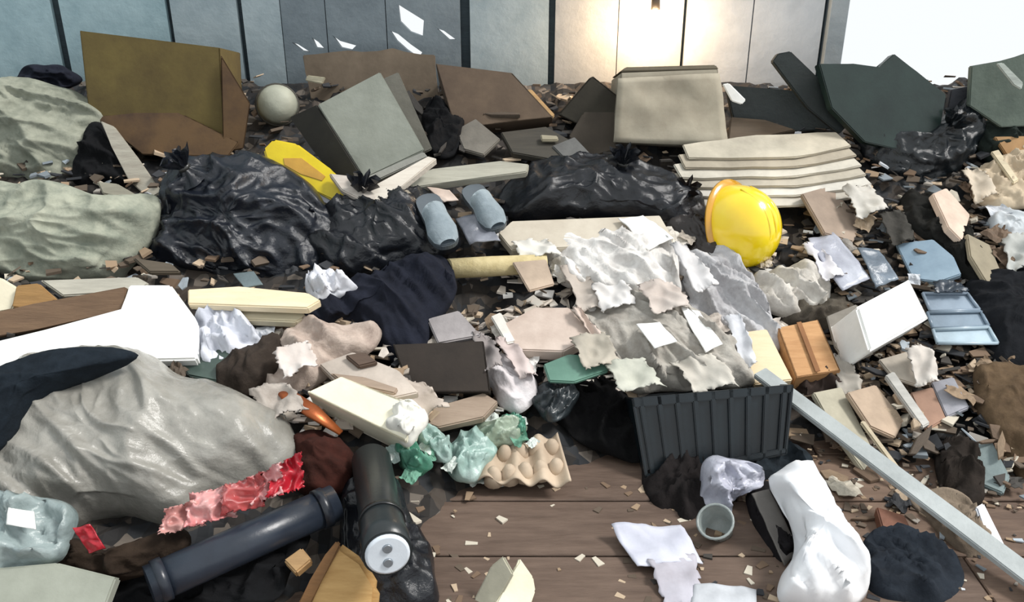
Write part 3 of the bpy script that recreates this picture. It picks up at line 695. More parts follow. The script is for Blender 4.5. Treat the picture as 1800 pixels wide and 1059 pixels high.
# ---- slippers
def slipper(px0, px1, w, m, label, lift=0.06):
    a = pt(*px0, lift); b = pt(*px1, lift)
    d = (b - a); L_ = d.length; d.normalize(); s = d.cross(FLAT).normalized()
    root = empty('slipper', a, label, 'slipper', 'grey-blue slippers')
    prof = [(0.0, 0.55), (0.08, 0.8), (0.25, 0.86), (0.5, 0.8), (0.75, 1.0), (0.92, 0.8), (1.0, 0.4)]
    out = [a + d * L_ * t + s * w * r / 2 for t, r in prof] + [a + d * L_ * t - s * w * r / 2 for t, r in reversed(prof)]
    mesh_obj('sole', prism_bm(smooth_loop(out, 36), -FLAT * 0.025, 0.004), mat((90, 98, 104), 'plastic'), root)
    bm = bmesh.new(); R2 = []
    for i in range(11):
        t = 0.38 + 0.60 * i / 10
        r = lerp_table(prof, t) * w / 2; hgt = 0.055 * (1 - ((t - 0.38) / 0.62) ** 2 * 0.7)
        R2.append([bm.verts.new(a + d * L_ * t + s * r * math.cos(math.pi * k / 12) + FLAT * hgt * math.sin(math.pi * k / 12)) for k in range(13)])
    for A, B in zip(R2, R2[1:]):
        for k in range(12): bm.faces.new([A[k], A[k + 1], B[k + 1], B[k]])
    bmesh.ops.solidify(bm, geom=bm.faces[:], thickness=0.006)
    mesh_obj('upper', bm, m, root, smooth=True)
    return root
SLM = mat((200, 212, 218), 'cloth', (170, 184, 192))
slipper((748, 342), (788, 430), 0.105, SLM, 'left grey-blue slipper of the pair above the cream roll', 0.15)
slipper((826, 326), (876, 400), 0.105, SLM, 'right grey-blue slipper of the pair above the cream roll', 0.12)
sheet('plastic_sheet', [(800, 385), (850, 380), (880, 425), (826, 432)], mat((150, 154, 164), 'film', (100, 104, 114)), 'small crumpled grey plastic sheet between the slippers', 'plastic', amp=0.03, lift=0.09)
sheet('paper_sheet', [(750, 330), (790, 335), (806, 352), (780, 356)], PINKB, 'little pinkish paper behind the left slipper', 'paper', lift=0.09)

# ---- left middle: white board, beams
slab('brown_board', [(-60, 560), (-60, 602), (60, 580), (222, 546), (220, 504), (60, 534)], mat((128, 102, 78), 'wood', (98, 76, 58)), 'brown board above the large white foam board', 'board', t=0.03, n=LEAN, at=(100, 570), lift=0.06)
slab('slat', [(70, 492), (240, 486), (262, 498), (240, 512), (110, 520)], mat((190, 186, 172), 'wood'), 'light grey slat between tarpaulin and brown board', 'slat', t=0.02, n=FLAT, lift=0.08)
slab('cream_scrap', [(-40, 486), (0, 488), (36, 510), (20, 545), (-40, 556)], CREAM, 'cream scrap at the left edge over the brown board', 'scrap', t=0.02, n=LEAN, lift=0.1)
slab('wood_stick', [(28, 502), (66, 498), (100, 528), (50, 545), (20, 540)], mat((176, 136, 84), 'wood'), 'orange-tan stick lying by the cream scrap at left edge', 'stick', t=0.02, n=LEAN, lift=0.11)
slab('foam_board', [(-80, 616), (80, 580), (216, 546), (226, 500), (300, 500), (344, 560), (346, 632), (250, 634), (170, 622), (60, 640), (-80, 700)], WHITE, 'large blown-out white foam board at the left', 'board', t=0.04, n=N_(0, -0.5, 0.85), at=(200, 580), lift=0.1, bevel=0.006)
slab('beam', [(330, 508), (420, 504), (540, 514), (564, 528), (540, 542), (330, 534)], mat((236, 222, 190), 'wood', (216, 200, 166)), 'upper cream beam end right of the white foam board', 'beam', t=0.03, n=FLAT, lift=0.13)
slab('beam', [(420, 540), (530, 546), (538, 556), (520, 566), (430, 562)], mat((198, 190, 164), 'wood', (176, 166, 140)), 'lower drab cream beam beneath the upper cream beam', 'beam', t=0.03, n=FLAT, lift=0.08)
blob('paper_ball', [(345, 560), (400, 552), (450, 585), (472, 608), (430, 622), (390, 645), (350, 620)], mat((228, 230, 238), 'paper', (176, 180, 192)), 'white crumpled paper right of the white foam board', 'paper', bulge=0.05, crumple=0.07, freq=13, lift=0.04)
blob('paper_ball', [(532, 498), (560, 482), (606, 490), (626, 506), (590, 524), (555, 530)], mat((228, 230, 236), 'paper', (196, 198, 206)), 'white crumpled paper on the black bag above the coat', 'paper', bulge=0.035, crumple=0.06, freq=15, lift=0.07)
sheet('plastic_sheet', [(410, 482), (446, 478), (462, 500), (430, 506)], mat((120, 136, 140), 'film'), 'tiny teal-grey plastic scrap at the foot of the blue-black bag', 'plastic', lift=0.12)
slab('stick', [(232, 452), (300, 462), (318, 478), (262, 478)], mat((96, 86, 72), 'wood'), 'dull brown stick between lower tarpaulin and the black bag', 'stick', t=0.02, n=FLAT, lift=0.10)
slab('bottle_green_card', [(310, 628), (400, 610), (440, 640), (390, 672), (330, 660)], mat((74, 92, 84), 'plastic', (50, 62, 58)), 'dark grey-green plastic piece below the white crumpled paper', 'plastic', t=0.02, n=FLAT, lift=0.05)
blob('cloth_bundle', [(400, 640), (470, 600), (500, 610), (480, 660), (430, 700), (380, 690)], mat((64, 56, 50), 'cloth', (44, 38, 34)), 'dark brown rag left of the pinkish boards', 'cloth', bulge=0.05, lift=0.02)

# ---- pinkish boards and cream carton
blob('pink_cloth', [(470, 650), (520, 590), (610, 575), (668, 580), (650, 620), (600, 640), (540, 690), (470, 710)], mat((198, 182, 170), 'cloth', (160, 144, 134)), 'pinkish-beige cloth left of the dark coat', 'cloth', bulge=0.07, crumple=0.055, freq=9, fold=(0.8, 55, 0.012), lift=0.02)
slab('board_scrap', [(560, 640), (620, 618), (700, 650), (736, 690), (690, 700), (600, 680)], mat((206, 194, 182), 'card'), 'pale pinkish board above the cream carton', 'cardboard', t=0.03, n=FLAT, lift=0.09)
slab('wood_chip', [(606, 624), (640, 618), (664, 636), (630, 644)], mat((96, 78, 66), 'wood'), 'dark brown chip on the pale pinkish board', 'wood', t=0.02, n=FLAT, lift=0.11)
slab('stick', [(580, 655), (640, 662), (700, 682), (694, 692), (600, 672)], mat((170, 150, 132), 'wood'), 'thin brownish stick on the pale pinkish board', 'stick', t=0.015, n=FLAT, lift=0.115)
carton('cream_carton', [(540, 690), (600, 662), (738, 716), (714, 776)], mat((240, 236, 216), 'card', (226, 220, 196)), 'cream-white carton lying above the black torch', 'box', depth=0.12, n=N_(0.0, -0.6, 0.8), at=(640, 720), flap_len=(0.0, 0), lift=0.13)
blob('paper_ball', [(690, 712), (725, 704), (745, 740), (720, 785), (690, 760)], mat((250, 249, 240), 'paper'), 'bright white crumpled paper at the right end of cream carton', 'paper', bulge=0.04, crumple=0.05, freq=16, lift=0.12)
tube('copper_strip', [surf(492, 704) + FLAT * 0.07, surf(520, 730) + FLAT * 0.09, surf(560, 756) + FLAT * 0.09, surf(606, 786) + FLAT * 0.07], [0.012, 0.024, 0.026, 0.01], COPPER, 'shiny copper-orange strip below the cream carton', 'strip', squash=0.5)
blob('cloth_bundle', [(500, 780), (560, 770), (620, 790), (620, 850), (560, 870), (520, 850)], mat((64, 34, 28), 'cloth', (42, 24, 20)), 'dark reddish-brown rag left of the black torch', 'cloth', bulge=0.06, lift=0.0)

# ---- the big grey bag
bag([(-70, 740), (-20, 668), (80, 628), (200, 618), (300, 650), (400, 690), (500, 730), (536, 790), (500, 840), (420, 880), (330, 930), (200, 920), (80, 960), (-60, 1000)], GREYBAG,
    'huge grey-beige crumpled plastic sack filling the lower left', (-1, 720), (0.5, -0.2, 0.6), bulge=0.19, crumple=0.045, freq=7, fold=(0.9, 44, 0.009), n=N_(0.05, -0.6, 0.8), lift=0.0, back=0.12)
blob('cloth_bundle', [(-80, 700), (0, 645), (90, 616), (200, 614), (240, 630), (150, 664), (60, 710), (0, 790), (-80, 830)], mat((32, 40, 48), 'cloth', (22, 28, 34)), 'dark blue-black cloth draped over the top of the huge grey sack', 'cloth', bulge=0.06, crumple=0.02, n=N_(0.05, -0.6, 0.8), lift=0.25, at=(80, 680))
blob('plastic_wrap', [(-50, 870), (20, 860), (120, 880), (140, 930), (80, 1000), (-50, 1010)], mat((178, 192, 192), 'film', (140, 156, 156)), 'pale blue-grey plastic wrap at the left edge under the sack', 'plastic', bulge=0.06, crumple=0.07, freq=11, n=N_(0.05, -0.6, 0.8), lift=0.14)
sheet('paper_sheet', [(14, 892), (60, 900), (64, 932), (10, 922)], WHITE, 'white scrap of paper on the pale blue-grey plastic wrap', 'paper', n=N_(0.05, -0.6, 0.8), lift=0.23, at=(40, 910))
RN = N_(0.1, -0.7, 0.7)
for q, m_, lb in [([(286, 908), (322, 886), (352, 890), (352, 920), (318, 936), (292, 932)], mat((226, 178, 170), 'film', (196, 120, 116)), 'pale pink crumpled packet, lowest along the grey sack edge'),
                  ([(330, 884), (366, 862), (400, 858), (404, 900), (370, 922), (344, 912)], PINK, 'salmon-pink crumpled packet, second from the left along sack edge'),
                  ([(392, 862), (420, 842), (452, 846), (460, 878), (430, 902), (402, 900)], mat((198, 84, 84), 'film', (150, 60, 60)), 'dull red crumpled packet in the middle of the sack edge'),
                  ([(440, 842), (470, 826), (492, 846), (480, 880), (452, 884)], mat((240, 196, 194), 'film', (220, 130, 132)), 'whitish-pink crumpled packet between the dull red and bright red'),
                  ([(474, 824), (496, 804), (520, 810), (526, 846), (506, 872), (482, 868)], RED, 'bright red crumpled packet, highest along the grey sack edge')]:
    x0, x1 = min(p[0] for p in q), max(p[0] for p in q); y0, y1 = min(p[1] for p in q), max(p[1] for p in q)
    sheet('crisp_packet', [(x0 + 6, y0 + 12), (x1 + 4, y0 - 8), (x1 + 8, y1 - 14), (x0 - 2, y1 + 6)], m_, lb, 'packet', t=0.008, amp=0.075, freq=17, nx=28, ny=22, n=RN, at=(410, 870), lift=0.19, rag=0.005)
sheet('crisp_packet', [(132, 930), (164, 924), (184, 964), (152, 972)], RED, 'small red scrap alone at the lower left', 'packet', t=0.008, amp=0.05, freq=18, n=RN, lift=0.21)
blob('cloth_bundle', [(80, 975), (140, 950), (190, 970), (300, 930), (330, 960), (260, 1010), (180, 1030), (90, 1010)], mat((52, 42, 34), 'cloth', (32, 25, 20)), 'dark brown rag beneath the small red scrap', 'cloth', bulge=0.05, n=RN, lift=0.06)
slab('grey_slab', [(-60, 1004), (100, 990), (204, 1016), (176, 1090), (-60, 1090)], mat((164, 168, 156), 'card', (140, 144, 132)), 'light grey-green slab at the bottom left corner', 'slab', t=0.04, n=RN, at=(80, 1040), lift=0.12)

# ---- dark pipe and black torch
pa, pb = pt(262, 1030, 0.09), pt(590, 884, 0.10)
tb = tube('dark_pipe', [pa, pa.lerp(pb, 0.5), pb], [0.046, 0.046, 0.046], SLATE, 'dark slate-blue pipe lying slantwise below the red packets', 'pipe', seg=28)
for f in (0.06, 0.92):
    q = pa.lerp(pb, f); dd = (pb - pa).normalized()
    tube('collar', [q - dd * 0.012, q + dd * 0.012], [0.051, 0.051], mat((36, 42, 52), 'plastic'), parent=tb, seg=28)
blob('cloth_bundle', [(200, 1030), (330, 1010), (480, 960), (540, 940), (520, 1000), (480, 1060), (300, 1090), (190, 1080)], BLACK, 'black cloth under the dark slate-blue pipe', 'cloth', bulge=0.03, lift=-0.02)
ta = pt(652, 808, 0.06); tb2 = pt(681, 974, 0.24)
dt = (tb2 - ta).normalized()
bag([(612, 850), (690, 840), (732, 930), (768, 1030), (750, 1075), (650, 1075), (600, 1010), (590, 920)], BLACKBAG2, 'black plastic bag lying under the torch', (-1, 0), (0, 0, 1), bulge=0.07, crumple=0.05, freq=9, n=N_(0.1, -0.4, 0.9), lift=0.02, back=0.02)
tor = empty('black_torch', (ta + tb2) / 2 - Vector((0, 0, 0.05)), 'black cylindrical torch with a white round end facing the camera', 'torch')
tube('body', [ta, ta + dt * 0.01, tb2 - dt * 0.1, tb2 - dt * 0.06, tb2], [0.045, 0.052, 0.052, 0.056, 0.056], mat((34, 40, 42), 'plastic', (24, 28, 30)), parent=tor, seg=32)
ecap = tube('end_cap', [tb2 - dt * 0.004, tb2 + dt * 0.004, tb2 + dt * 0.008], [0.050, 0.050, 0.044], mat((214, 222, 230), 'plastic', (190, 198, 208)), parent=tor, seg=32)
for s_ in (-1, 1):
    q = tb2 + dt * 0.009 + dt.cross(Vector((1, 0, 0))).normalized() * 0.018 * s_
    tube('screw', [q - dt * 0.002, q + dt * 0.003], [0.012, 0.010], mat((150, 158, 166), 'metal'), parent=ecap, seg=14)
tube('ring', [tb2 - dt * 0.14, tb2 - dt * 0.125], [0.055, 0.055], mat((24, 27, 29), 'plastic'), parent=tor, seg=32)

# ---- log and cream book at the bottom
lg = slab('firewood_block', [(512, 1085), (545, 1020), (572, 975), (592, 950), (640, 984), (668, 1030), (662, 1085)], OCHRE, 'split tan wooden block at the bottom left of the torch', 'wood', t=0.11, n=N_(0.1, -0.7, 0.7), at=(590, 1060), lift=0.09, bevel=0.016)
slab('bark_strip', [(512, 1085), (545, 1020), (572, 975), (592, 950), (600, 958), (566, 1020), (536, 1085)], mat((120, 84, 46), 'wood'), t=0.012, n=N_(0.1, -0.7, 0.7), at=(590, 1060), lift=0.098, parent=lg)
slab('wood_chip', [(498, 985), (530, 962), (548, 984), (520, 1008)], mat((186, 150, 104), 'wood'), 'small tan wood chip beside the log', 'wood', t=0.03, n=FLAT, lift=0.08)
bk = empty('folded_carton', surf(880, 1050), 'cream folded carton standing at the bottom centre on the floor', 'carton')
CB = mat((236, 232, 210), 'card', (220, 214, 190))
slab('panel', [(822, 1075), (862, 996), (884, 978), (902, 1010), (866, 1075)], mat((196, 192, 172), 'card'), t=0.01, n=N_(-0.5, -0.8, 0.5), at=(870, 1075), lift=0.0, parent=bk)
slab('panel', [(864, 1075), (904, 1010), (914, 982), (938, 1016), (942, 1040), (930, 1075)], CB, t=0.014, n=N_(0.3, -0.8, 0.5), at=(900, 1075), lift=0.0, parent=bk)
slab('base_panel', [(830, 1075), (930, 1072), (950, 1100), (810, 1100)], CB, t=0.008, n=UPN, at=(880, 1080), lift=0.01, parent=bk)

# ---- green and white plastics, scalloped tray
for q, m_, lb in [([(690, 790), (720, 780), (755, 812), (740, 836), (705, 822)], GREENP, 'green crushed plastic just right of the torch'),
                  ([(735, 775), (770, 762), (800, 780), (780, 810), (745, 800)], MINT, 'white-mint crushed plastic below the cream carton'),
                  ([(780, 790), (830, 770), (870, 790), (850, 830), (800, 846)], MINT, 'pale blue-mint crushed plastic between torch and scalloped tray'),
                  ([(830, 760), (880, 742), (920, 752), (900, 780), (850, 786)], mat((186, 200, 180), 'film', (150, 170, 150)), 'pale green crushed plastic above the scalloped tray'),
                  ([(880, 740), (915, 738), (930, 766), (905, 778)], GREENP, 'small green crushed plastic above the scalloped tray')]:
    blob('crushed_plastic', q, m_, lb, 'plastic', bulge=0.04, crumple=0.055, freq=16, lift=0.02, group='crushed green plastics')
tr = empty('egg_tray', surf(920, 830), 'beige scalloped cardboard egg tray at the edge of the brown floor', 'tray')
TRM = mat((196, 178, 156), 'card', (168, 150, 130))
tsh = sheet('tray_sheet', [(842, 786), (980, 764), (1004, 852), (838, 842)], TRM, t=0.006, amp=0.006, nx=36, ny=18, fold=(0.0, 20, 0.014), n=UPN, at=(930, 845), lift=0.05, parent=tr)
for i in range(5):
    for j in range(2):
        s = (i + 0.5) / 5; p = on_plane(846 + s * 138 + j * 8, 802 - s * 18 + j * 34, surf(930, 845) + UPN * 0.05, UPN)
        tube('cup', [p - UPN * 0.03, p, p + UPN * 0.02, p + UPN * 0.026], [0.03, 0.024, 0.014, 0.004], TRM, parent=tsh, seg=12)

# ---- dark teal crate and black hollow
blob('cloth_bundle', [(940, 700), (1010, 672), (1090, 680), (1120, 740), (1130, 810), (1060, 790), (990, 750)], mat((16, 16, 17), 'cloth', (11, 11, 12)), 'painted black shadow in the hollow left of the dark teal crate', 'cloth', bulge=0.03, lift=-0.02)  # near-black shape painted in for the hollow's shadow
blob('dark_bottle', [(936, 700), (980, 672), (1016, 690), (1000, 730), (960, 740)], mat((62, 70, 74), 'film', (40, 46, 50)), 'smoky dark crumpled plastic beside the white-pink rag', 'plastic', bulge=0.035, crumple=0.06, freq=14, lift=0.03)
crq = [(1110, 700), (1396, 676), (1384, 800), (1136, 850)]
p0 = surf(1250, 850) + Vector((0, 0, 0.0)); cn = N_(0.0, -0.9, 0.5)
cr_ = empty('plastic_crate', p0, 'dark teal ribbed plastic crate under the grey-beige cloth', 'crate')
A, B, C_, D = [on_plane(x, y, p0, cn) for x, y in crq]
bk_ = -cn * 0.22
def bar(nm, pts, th, nn, par=None): return mesh_obj(nm, prism_bm(pts, nn * th, 0.003), TEAL, par or cr_)
cfp = bar('front_panel', [A - cn * 0.012, B - cn * 0.012, C_ - cn * 0.012, D - cn * 0.012], 0.008, -cn)
bar('rim', [A, B, B.lerp(C_, 0.12), A.lerp(D, 0.12)], 0.02, -cn); bar('foot_rail', [A.lerp(D, 0.9), B.lerp(C_, 0.9), C_, D], 0.016, -cn)
for i in range(9):
    s0, s1 = i / 9 + 0.04, i / 9 + 0.075
    bar('rib', [A.lerp(B, s0), A.lerp(B, s1), D.lerp(C_, s1), D.lerp(C_, s0)], 0.012, -cn, cfp)
bar('side_panel', [A, D, D + bk_, A + bk_], 0.01, (B - A).normalized()); bar('side_panel', [B, C_, C_ + bk_, B + bk_], 0.01, (A - B).normalized())
bar('back_panel', [A + bk_, B + bk_, C_ + bk_, D + bk_], 0.01, cn); bar('bottom_panel', [D, C_, C_ + bk_, D + bk_], 0.01, (A - D).normalized())
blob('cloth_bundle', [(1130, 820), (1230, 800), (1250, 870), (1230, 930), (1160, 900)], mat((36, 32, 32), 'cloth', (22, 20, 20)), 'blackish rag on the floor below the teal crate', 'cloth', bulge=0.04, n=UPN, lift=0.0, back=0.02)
blob('cloth_bundle', [(1290, 800), (1400, 790), (1430, 830), (1350, 850), (1290, 860)], mat((40, 48, 54), 'cloth', (26, 30, 34)), 'blue-black rag between crate and long grey bar', 'cloth', bulge=0.04, n=UPN, lift=0.0, back=0.02)

# ---- long grey bar
b0 = surf(1322, 690) + FLAT * 0.12; b1 = surf(1790, 1035) + Vector((0, 0, 0.06))
db = (b1 - b0).normalized(); sb = db.cross(Vector((0.1, -0.5, 0.85))).normalized(); nb = sb.cross(db).normalized()
bm = prism_bm([b0 + sb * 0.026, b1 + db * 0.1 + sb * 0.030, b1 + db * 0.1 - sb * 0.030, b0 - sb * 0.026], -nb * 0.02, 0.003)
tag(mesh_obj('long_bar', bm, STEEL, None), 'long flat pale grey bar slanting down to the bottom right corner', 'bar')

# ---- white roll, crumpled plastic, tub, lavender sheet
wn = N_(0.35, -0.6, 0.7)
blob('white_sack', [(1348, 838), (1400, 830), (1440, 862), (1482, 940), (1524, 1026), (1512, 1060), (1430, 1078), (1368, 1068), (1368, 1020), (1392, 980), (1394, 940), (1376, 885)], mat((246, 247, 249), 'plastic', (228, 231, 236)),
     'big white plastic sack at the bottom right', 'sack', bulge=0.10, crumple=0.05, freq=9, fold=(0.7, 50, 0.008), n=N_(0.1, -0.35, 0.9), at=(1430, 1040), lift=0.03, back=0.03, power=3.5)
blob('cloth_bundle', [(1310, 880), (1360, 860), (1400, 900), (1412, 980), (1380, 1010), (1340, 960)], mat((34, 32, 34), 'cloth', (24, 22, 24)), 'painted dark hollow in the bend of the big white sack', 'cloth', bulge=0.04, n=UPN, lift=0.0, back=0.02)  # black colour fills in the shade of this hollow
sheet('grey_flap', [(1322, 868), (1352, 860), (1404, 968), (1378, 996)], mat((112, 108, 104), 'card'), 'grey strip curling along the big white sack', 'strip', n=FL_R, lift=0.07)
blob('plastic_packet', [(1238, 806), (1330, 808), (1346, 840), (1322, 864), (1276, 900), (1268, 936), (1232, 890)], mat((228, 230, 242), 'film', (184, 186, 204)), 'white-lavender crumpled plastic packet below the teal crate', 'packet', bulge=0.06, crumple=0.08, freq=11, n=LEAN, lift=0.05)
tubr = empty('clear_tub', surf(1255, 945), 'clear grey plastic tub tilted below the lavender packet', 'tub')
TUB = mat((176, 184, 182), 'film', (140, 148, 146))
c0 = surf(1258, 945) + Vector((0, 0, 0.04)); ta_ = N_(-0.35, -0.5, 0.8)
tube('body', [c0 - ta_ * 0.045, c0 - ta_ * 0.043, c0 + ta_ * 0.03], [0.001, 0.036, 0.046], TUB, parent=tubr, seg=24, cap=False)
mesh_obj('rim', tube_bm([c0 + ta_ * 0.03 + (Matrix.Rotation(a * math.pi / 12, 3, ta_) @ ta_.orthogonal().normalized()) * 0.047 for a in range(25)], [0.004] * 25, 8, False), TUB, tubr, smooth=True)
sheet('lavender_sheet', [(1074, 928), (1196, 924), (1236, 990), (1120, 1000)], LAV, 'pale lavender paper sheet lying on the brown floor', 'paper', n=UPN, lift=0.03, amp=0.03)
sheet('lavender_sheet', [(1140, 985), (1220, 975), (1236, 1062), (1170, 1068)], mat((190, 188, 198), 'paper', (160, 156, 164)), 'greyer torn paper continuing below the lavender sheet', 'paper', n=UPN, lift=0.02, amp=0.025, rag=0.006)
sheet('pale_scrap', [(1220, 1030), (1330, 1034), (1330, 1080), (1210, 1080)], mat((206, 210, 216), 'paper'), 'pale paper scrap at the bottom edge left of the white cushion', 'paper', n=UPN, lift=0.015, amp=0.02)

# ---- right lower rubble
blob('dark_sack', [(1520, 960), (1580, 930), (1650, 960), (1690, 1000), (1680, 1060), (1560, 1070), (1510, 1030)], mat((40, 46, 54), 'cloth', (28, 32, 38)), 'dark blue-grey cloth below the long grey bar', 'cloth', bulge=0.05, n=UPN, lift=0.0, back=0.02)
slab('brick_scrap', [(1540, 890), (1590, 905), (1612, 950), (1560, 960)], mat((132, 88, 68), 'paint'), 'reddish-brown brick piece just left of the long grey bar', 'brick', t=0.04, n=UPN, lift=0.035)
slab('board_scrap', [(1430, 690), (1480, 680), (1540, 800), (1520, 830), (1470, 760)], mat((186, 180, 160), 'card'), 'beige cardboard strip above the long grey bar', 'cardboard', t=0.02, n=FL_R, lift=0.05)
slab('board_scrap', [(1490, 690), (1540, 676), (1590, 740), (1575, 770), (1530, 750)], mat((190, 168, 146), 'card'), 'pinkish-tan cardboard below the white box', 'cardboard', t=0.02, n=FL_R, lift=0.05)
slab('stick', [(1512, 742), (1520, 738), (1592, 834), (1584, 840)], mat((206, 192, 164), 'wood'), 'thin cream stick pointing down above the long grey bar', 'stick', t=0.012, n=FLAT, lift=0.08)
slab('board_scrap', [(1544, 632), (1600, 616), (1638, 650), (1620, 680), (1570, 664)], mat((196, 186, 172), 'card'), 'pale torn cardboard under the white box', 'cardboard', t=0.015, n=FLAT, lift=0.06)
slab('tile', [(1636, 672), (1676, 662), (1704, 716), (1664, 734)], mat((172, 172, 180), 'paint'), 'lilac-grey tile in the rubble below the blue trays', 'tile', t=0.02, n=FL_L, lift=0.05)
slab('board_scrap', [(1600, 690), (1640, 680), (1664, 736), (1630, 756)], mat((166, 132, 112), 'card'), 'reddish-tan cardboard left of the lilac-grey tile', 'cardboard', t=0.02, n=FLAT, lift=0.04)
slab('stick', [(1556, 660), (1572, 652), (1636, 744), (1622, 752)], mat((192, 190, 184), 'wood'), 'pale grey stick slanting left of the reddish-tan cardboard', 'stick', t=0.02, n=FLAT, lift=0.08)
slab('tile', [(1706, 782), (1742, 772), (1776, 838), (1764, 868), (1726, 852)], mat((128, 142, 142), 'paint', (104, 118, 118)), 'grey-teal tile near the right edge of the floor', 'tile', t=0.02, n=N_(-0.2, -0.3, 0.9), lift=0.02)
blob('cloth_bundle', [(1640, 790), (1690, 770), (1730, 830), (1720, 890), (1660, 880)], mat((48, 42, 38), 'cloth', (32, 28, 25)), 'dark brown rag left of the grey-teal tile', 'cloth', bulge=0.05, n=UPN, lift=0.0, back=0.02)
slab('white_shard', [(1716, 892), (1730, 884), (1768, 960), (1762, 984), (1744, 976)], mat((216, 222, 232), 'plastic'), 'white-blue plastic shard near the lower right edge', 'shard', t=0.015, n=N_(0.1, -0.5, 0.8), lift=0.03)
blob('cloth_bundle', [(1720, 640), (1800, 650), (1850, 700), (1850, 860), (1790, 840), (1740, 760), (1710, 700)], mat((104, 86, 66), 'cloth', (76, 62, 48)), 'brown sackcloth at the right edge under the black bundle', 'cloth', bulge=0.06, crumple=0.03, lift=0.0, n=FLAT)
blob('cloth_bundle', [(1600, 880), (1650, 865), (1710, 900), (1740, 980), (1700, 990), (1640, 930)], mat((140, 126, 110), 'cloth', (108, 96, 84)), 'drab beige rag against the upper side of the long grey bar', 'cloth', bulge=0.04, n=UPN, lift=0.0, back=0.02)

# ---- further papers, rags and packaging in the pale zones
for q, m_, lb, lf in [
    ([(900, 425), (962, 418), (985, 452), (915, 462)], OFFW, 'off-white paper at the left end of the long beige board', 0.07),
    ([(1176, 436), (1206, 430), (1262, 500), (1226, 512)], mat((214, 212, 212), 'paper', (180, 178, 178)), 'light grey paper strip slanting over the streaky grey cloth', 0.13),
    ([(1120, 500), (1180, 490), (1214, 540), (1150, 556)], mat((200, 190, 182), 'paper', (170, 158, 150)), 'pinkish-grey paper between the whitish sack and grey-beige cloth', 0.13),
    ([(1040, 500), (1098, 490), (1120, 530), (1060, 545)], mat((222, 220, 218), 'paper', (190, 186, 182)), 'pale paper at the lower left of the whitish sack', 0.10),
    ([(985, 470), (1030, 470), (1060, 540), (1020, 548)], mat((190, 180, 170), 'paper', (160, 150, 140)), 'greyish-beige paper strip left of the whitish sack', 0.07),
    ([(1000, 600), (1060, 585), (1090, 640), (1030, 655)], mat((184, 176, 162), 'paper', (152, 146, 134)), 'drab paper above the sea-green strip', 0.11),
    ([(1060, 640), (1130, 628), (1170, 680), (1090, 690)], mat((196, 196, 184), 'paper', (166, 168, 156)), 'grey-green paper hanging over the left of the teal crate', 0.13),
    ([(1180, 632), (1250, 622), (1300, 678), (1222, 688)], mat((204, 200, 190), 'paper', (176, 170, 160)), 'pale paper hanging over the right of the teal crate', 0.13),
    ([(1270, 560), (1300, 556), (1330, 640), (1306, 650)], mat((212, 214, 218), 'paper', (170, 172, 178)), 'bluish-white paper strip beside the cream block', 0.11),
    ([(870, 600), (900, 596), (945, 660), (915, 668)], mat((206, 192, 188), 'paper', (170, 156, 152)), 'pinkish paper strip above the white-pink rag', 0.08),
    ([(1004, 548), (1016, 542), (1066, 596), (1054, 604)], mat((214, 196, 184), 'paper'), 'narrow rosy paper strip right of the pinkish panel', 0.11),
    ([(830, 590), (862, 590), (884, 650), (850, 655)], mat((150, 142, 140), 'paper'), 'grey paper strip on the right edge of the dark brown open box', 0.13),
    ([(480, 620), (540, 600), (560, 640), (500, 665)], mat((222, 214, 208), 'paper', (190, 178, 170)), 'pale paper at the left end of the pinkish-beige cloth', 0.12),
    ([(440, 690), (500, 668), (540, 720), (470, 742)], mat((180, 172, 164), 'cloth', (150, 142, 134)), 'grey rag between the huge sack and the cream carton', 0.10),
    ([(690, 660), (740, 668), (790, 716), (740, 726)], mat((196, 184, 172), 'paper', (160, 148, 138)), 'beige paper right of the pale pinkish board', 0.07),
    ([(1410, 430), (1440, 424), (1480, 486), (1450, 496)], mat((224, 222, 226), 'paper', (180, 178, 186)), 'white paper strip below the beige-brown cardboard', 0.07),
    ([(1480, 330), (1530, 322), (1560, 370), (1510, 380)], mat((204, 200, 192), 'paper', (170, 166, 158)), 'pale paper at the lower right of the cardboard stack', 0.08),
    ([(1540, 380), (1580, 372), (1610, 420), (1572, 430)], mat((74, 72, 68), 'cloth'), 'dark grey rag right of the beige-brown cardboard', 0.05),
    ([(1590, 620), (1630, 610), (1650, 668), (1616, 676)], mat((210, 204, 196), 'paper', (180, 172, 164)), 'whitish paper hanging right below the white box', 0.09),
    ([(1460, 620), (1500, 640), (1520, 690), (1476, 690)], mat((172, 166, 156), 'paper', (140, 134, 126)), 'grey paper below the leaning grey cardboard', 0.07),
    ([(1640, 500), (1690, 492), (1700, 516), (1640, 520)], mat((70, 80, 92), 'film'), 'dark blue plastic film above the flat trays', 0.06),
    ([(1760, 420), (1810, 410), (1812, 470), (1776, 480)], mat((190, 192, 188), 'paper', (150, 152, 148)), 'grey-white paper hanging at the right edge', 0.06),
    ([(1690, 300), (1720, 292), (1752, 340), (1720, 350)], mat((210, 196, 176), 'paper'), 'cream paper left of the tan wrapping paper', 0.08)]:
    sheet('torn_sheet', q, m_, lb, 'rag' if ' rag ' in lb else ('plastic' if 'film' in lb else 'paper'), amp=0.045, freq=9, nx=20, ny=16, lift=lf, fold=(0.7, 7, 0.008), rag=0.006, group='torn sheets over the heap')

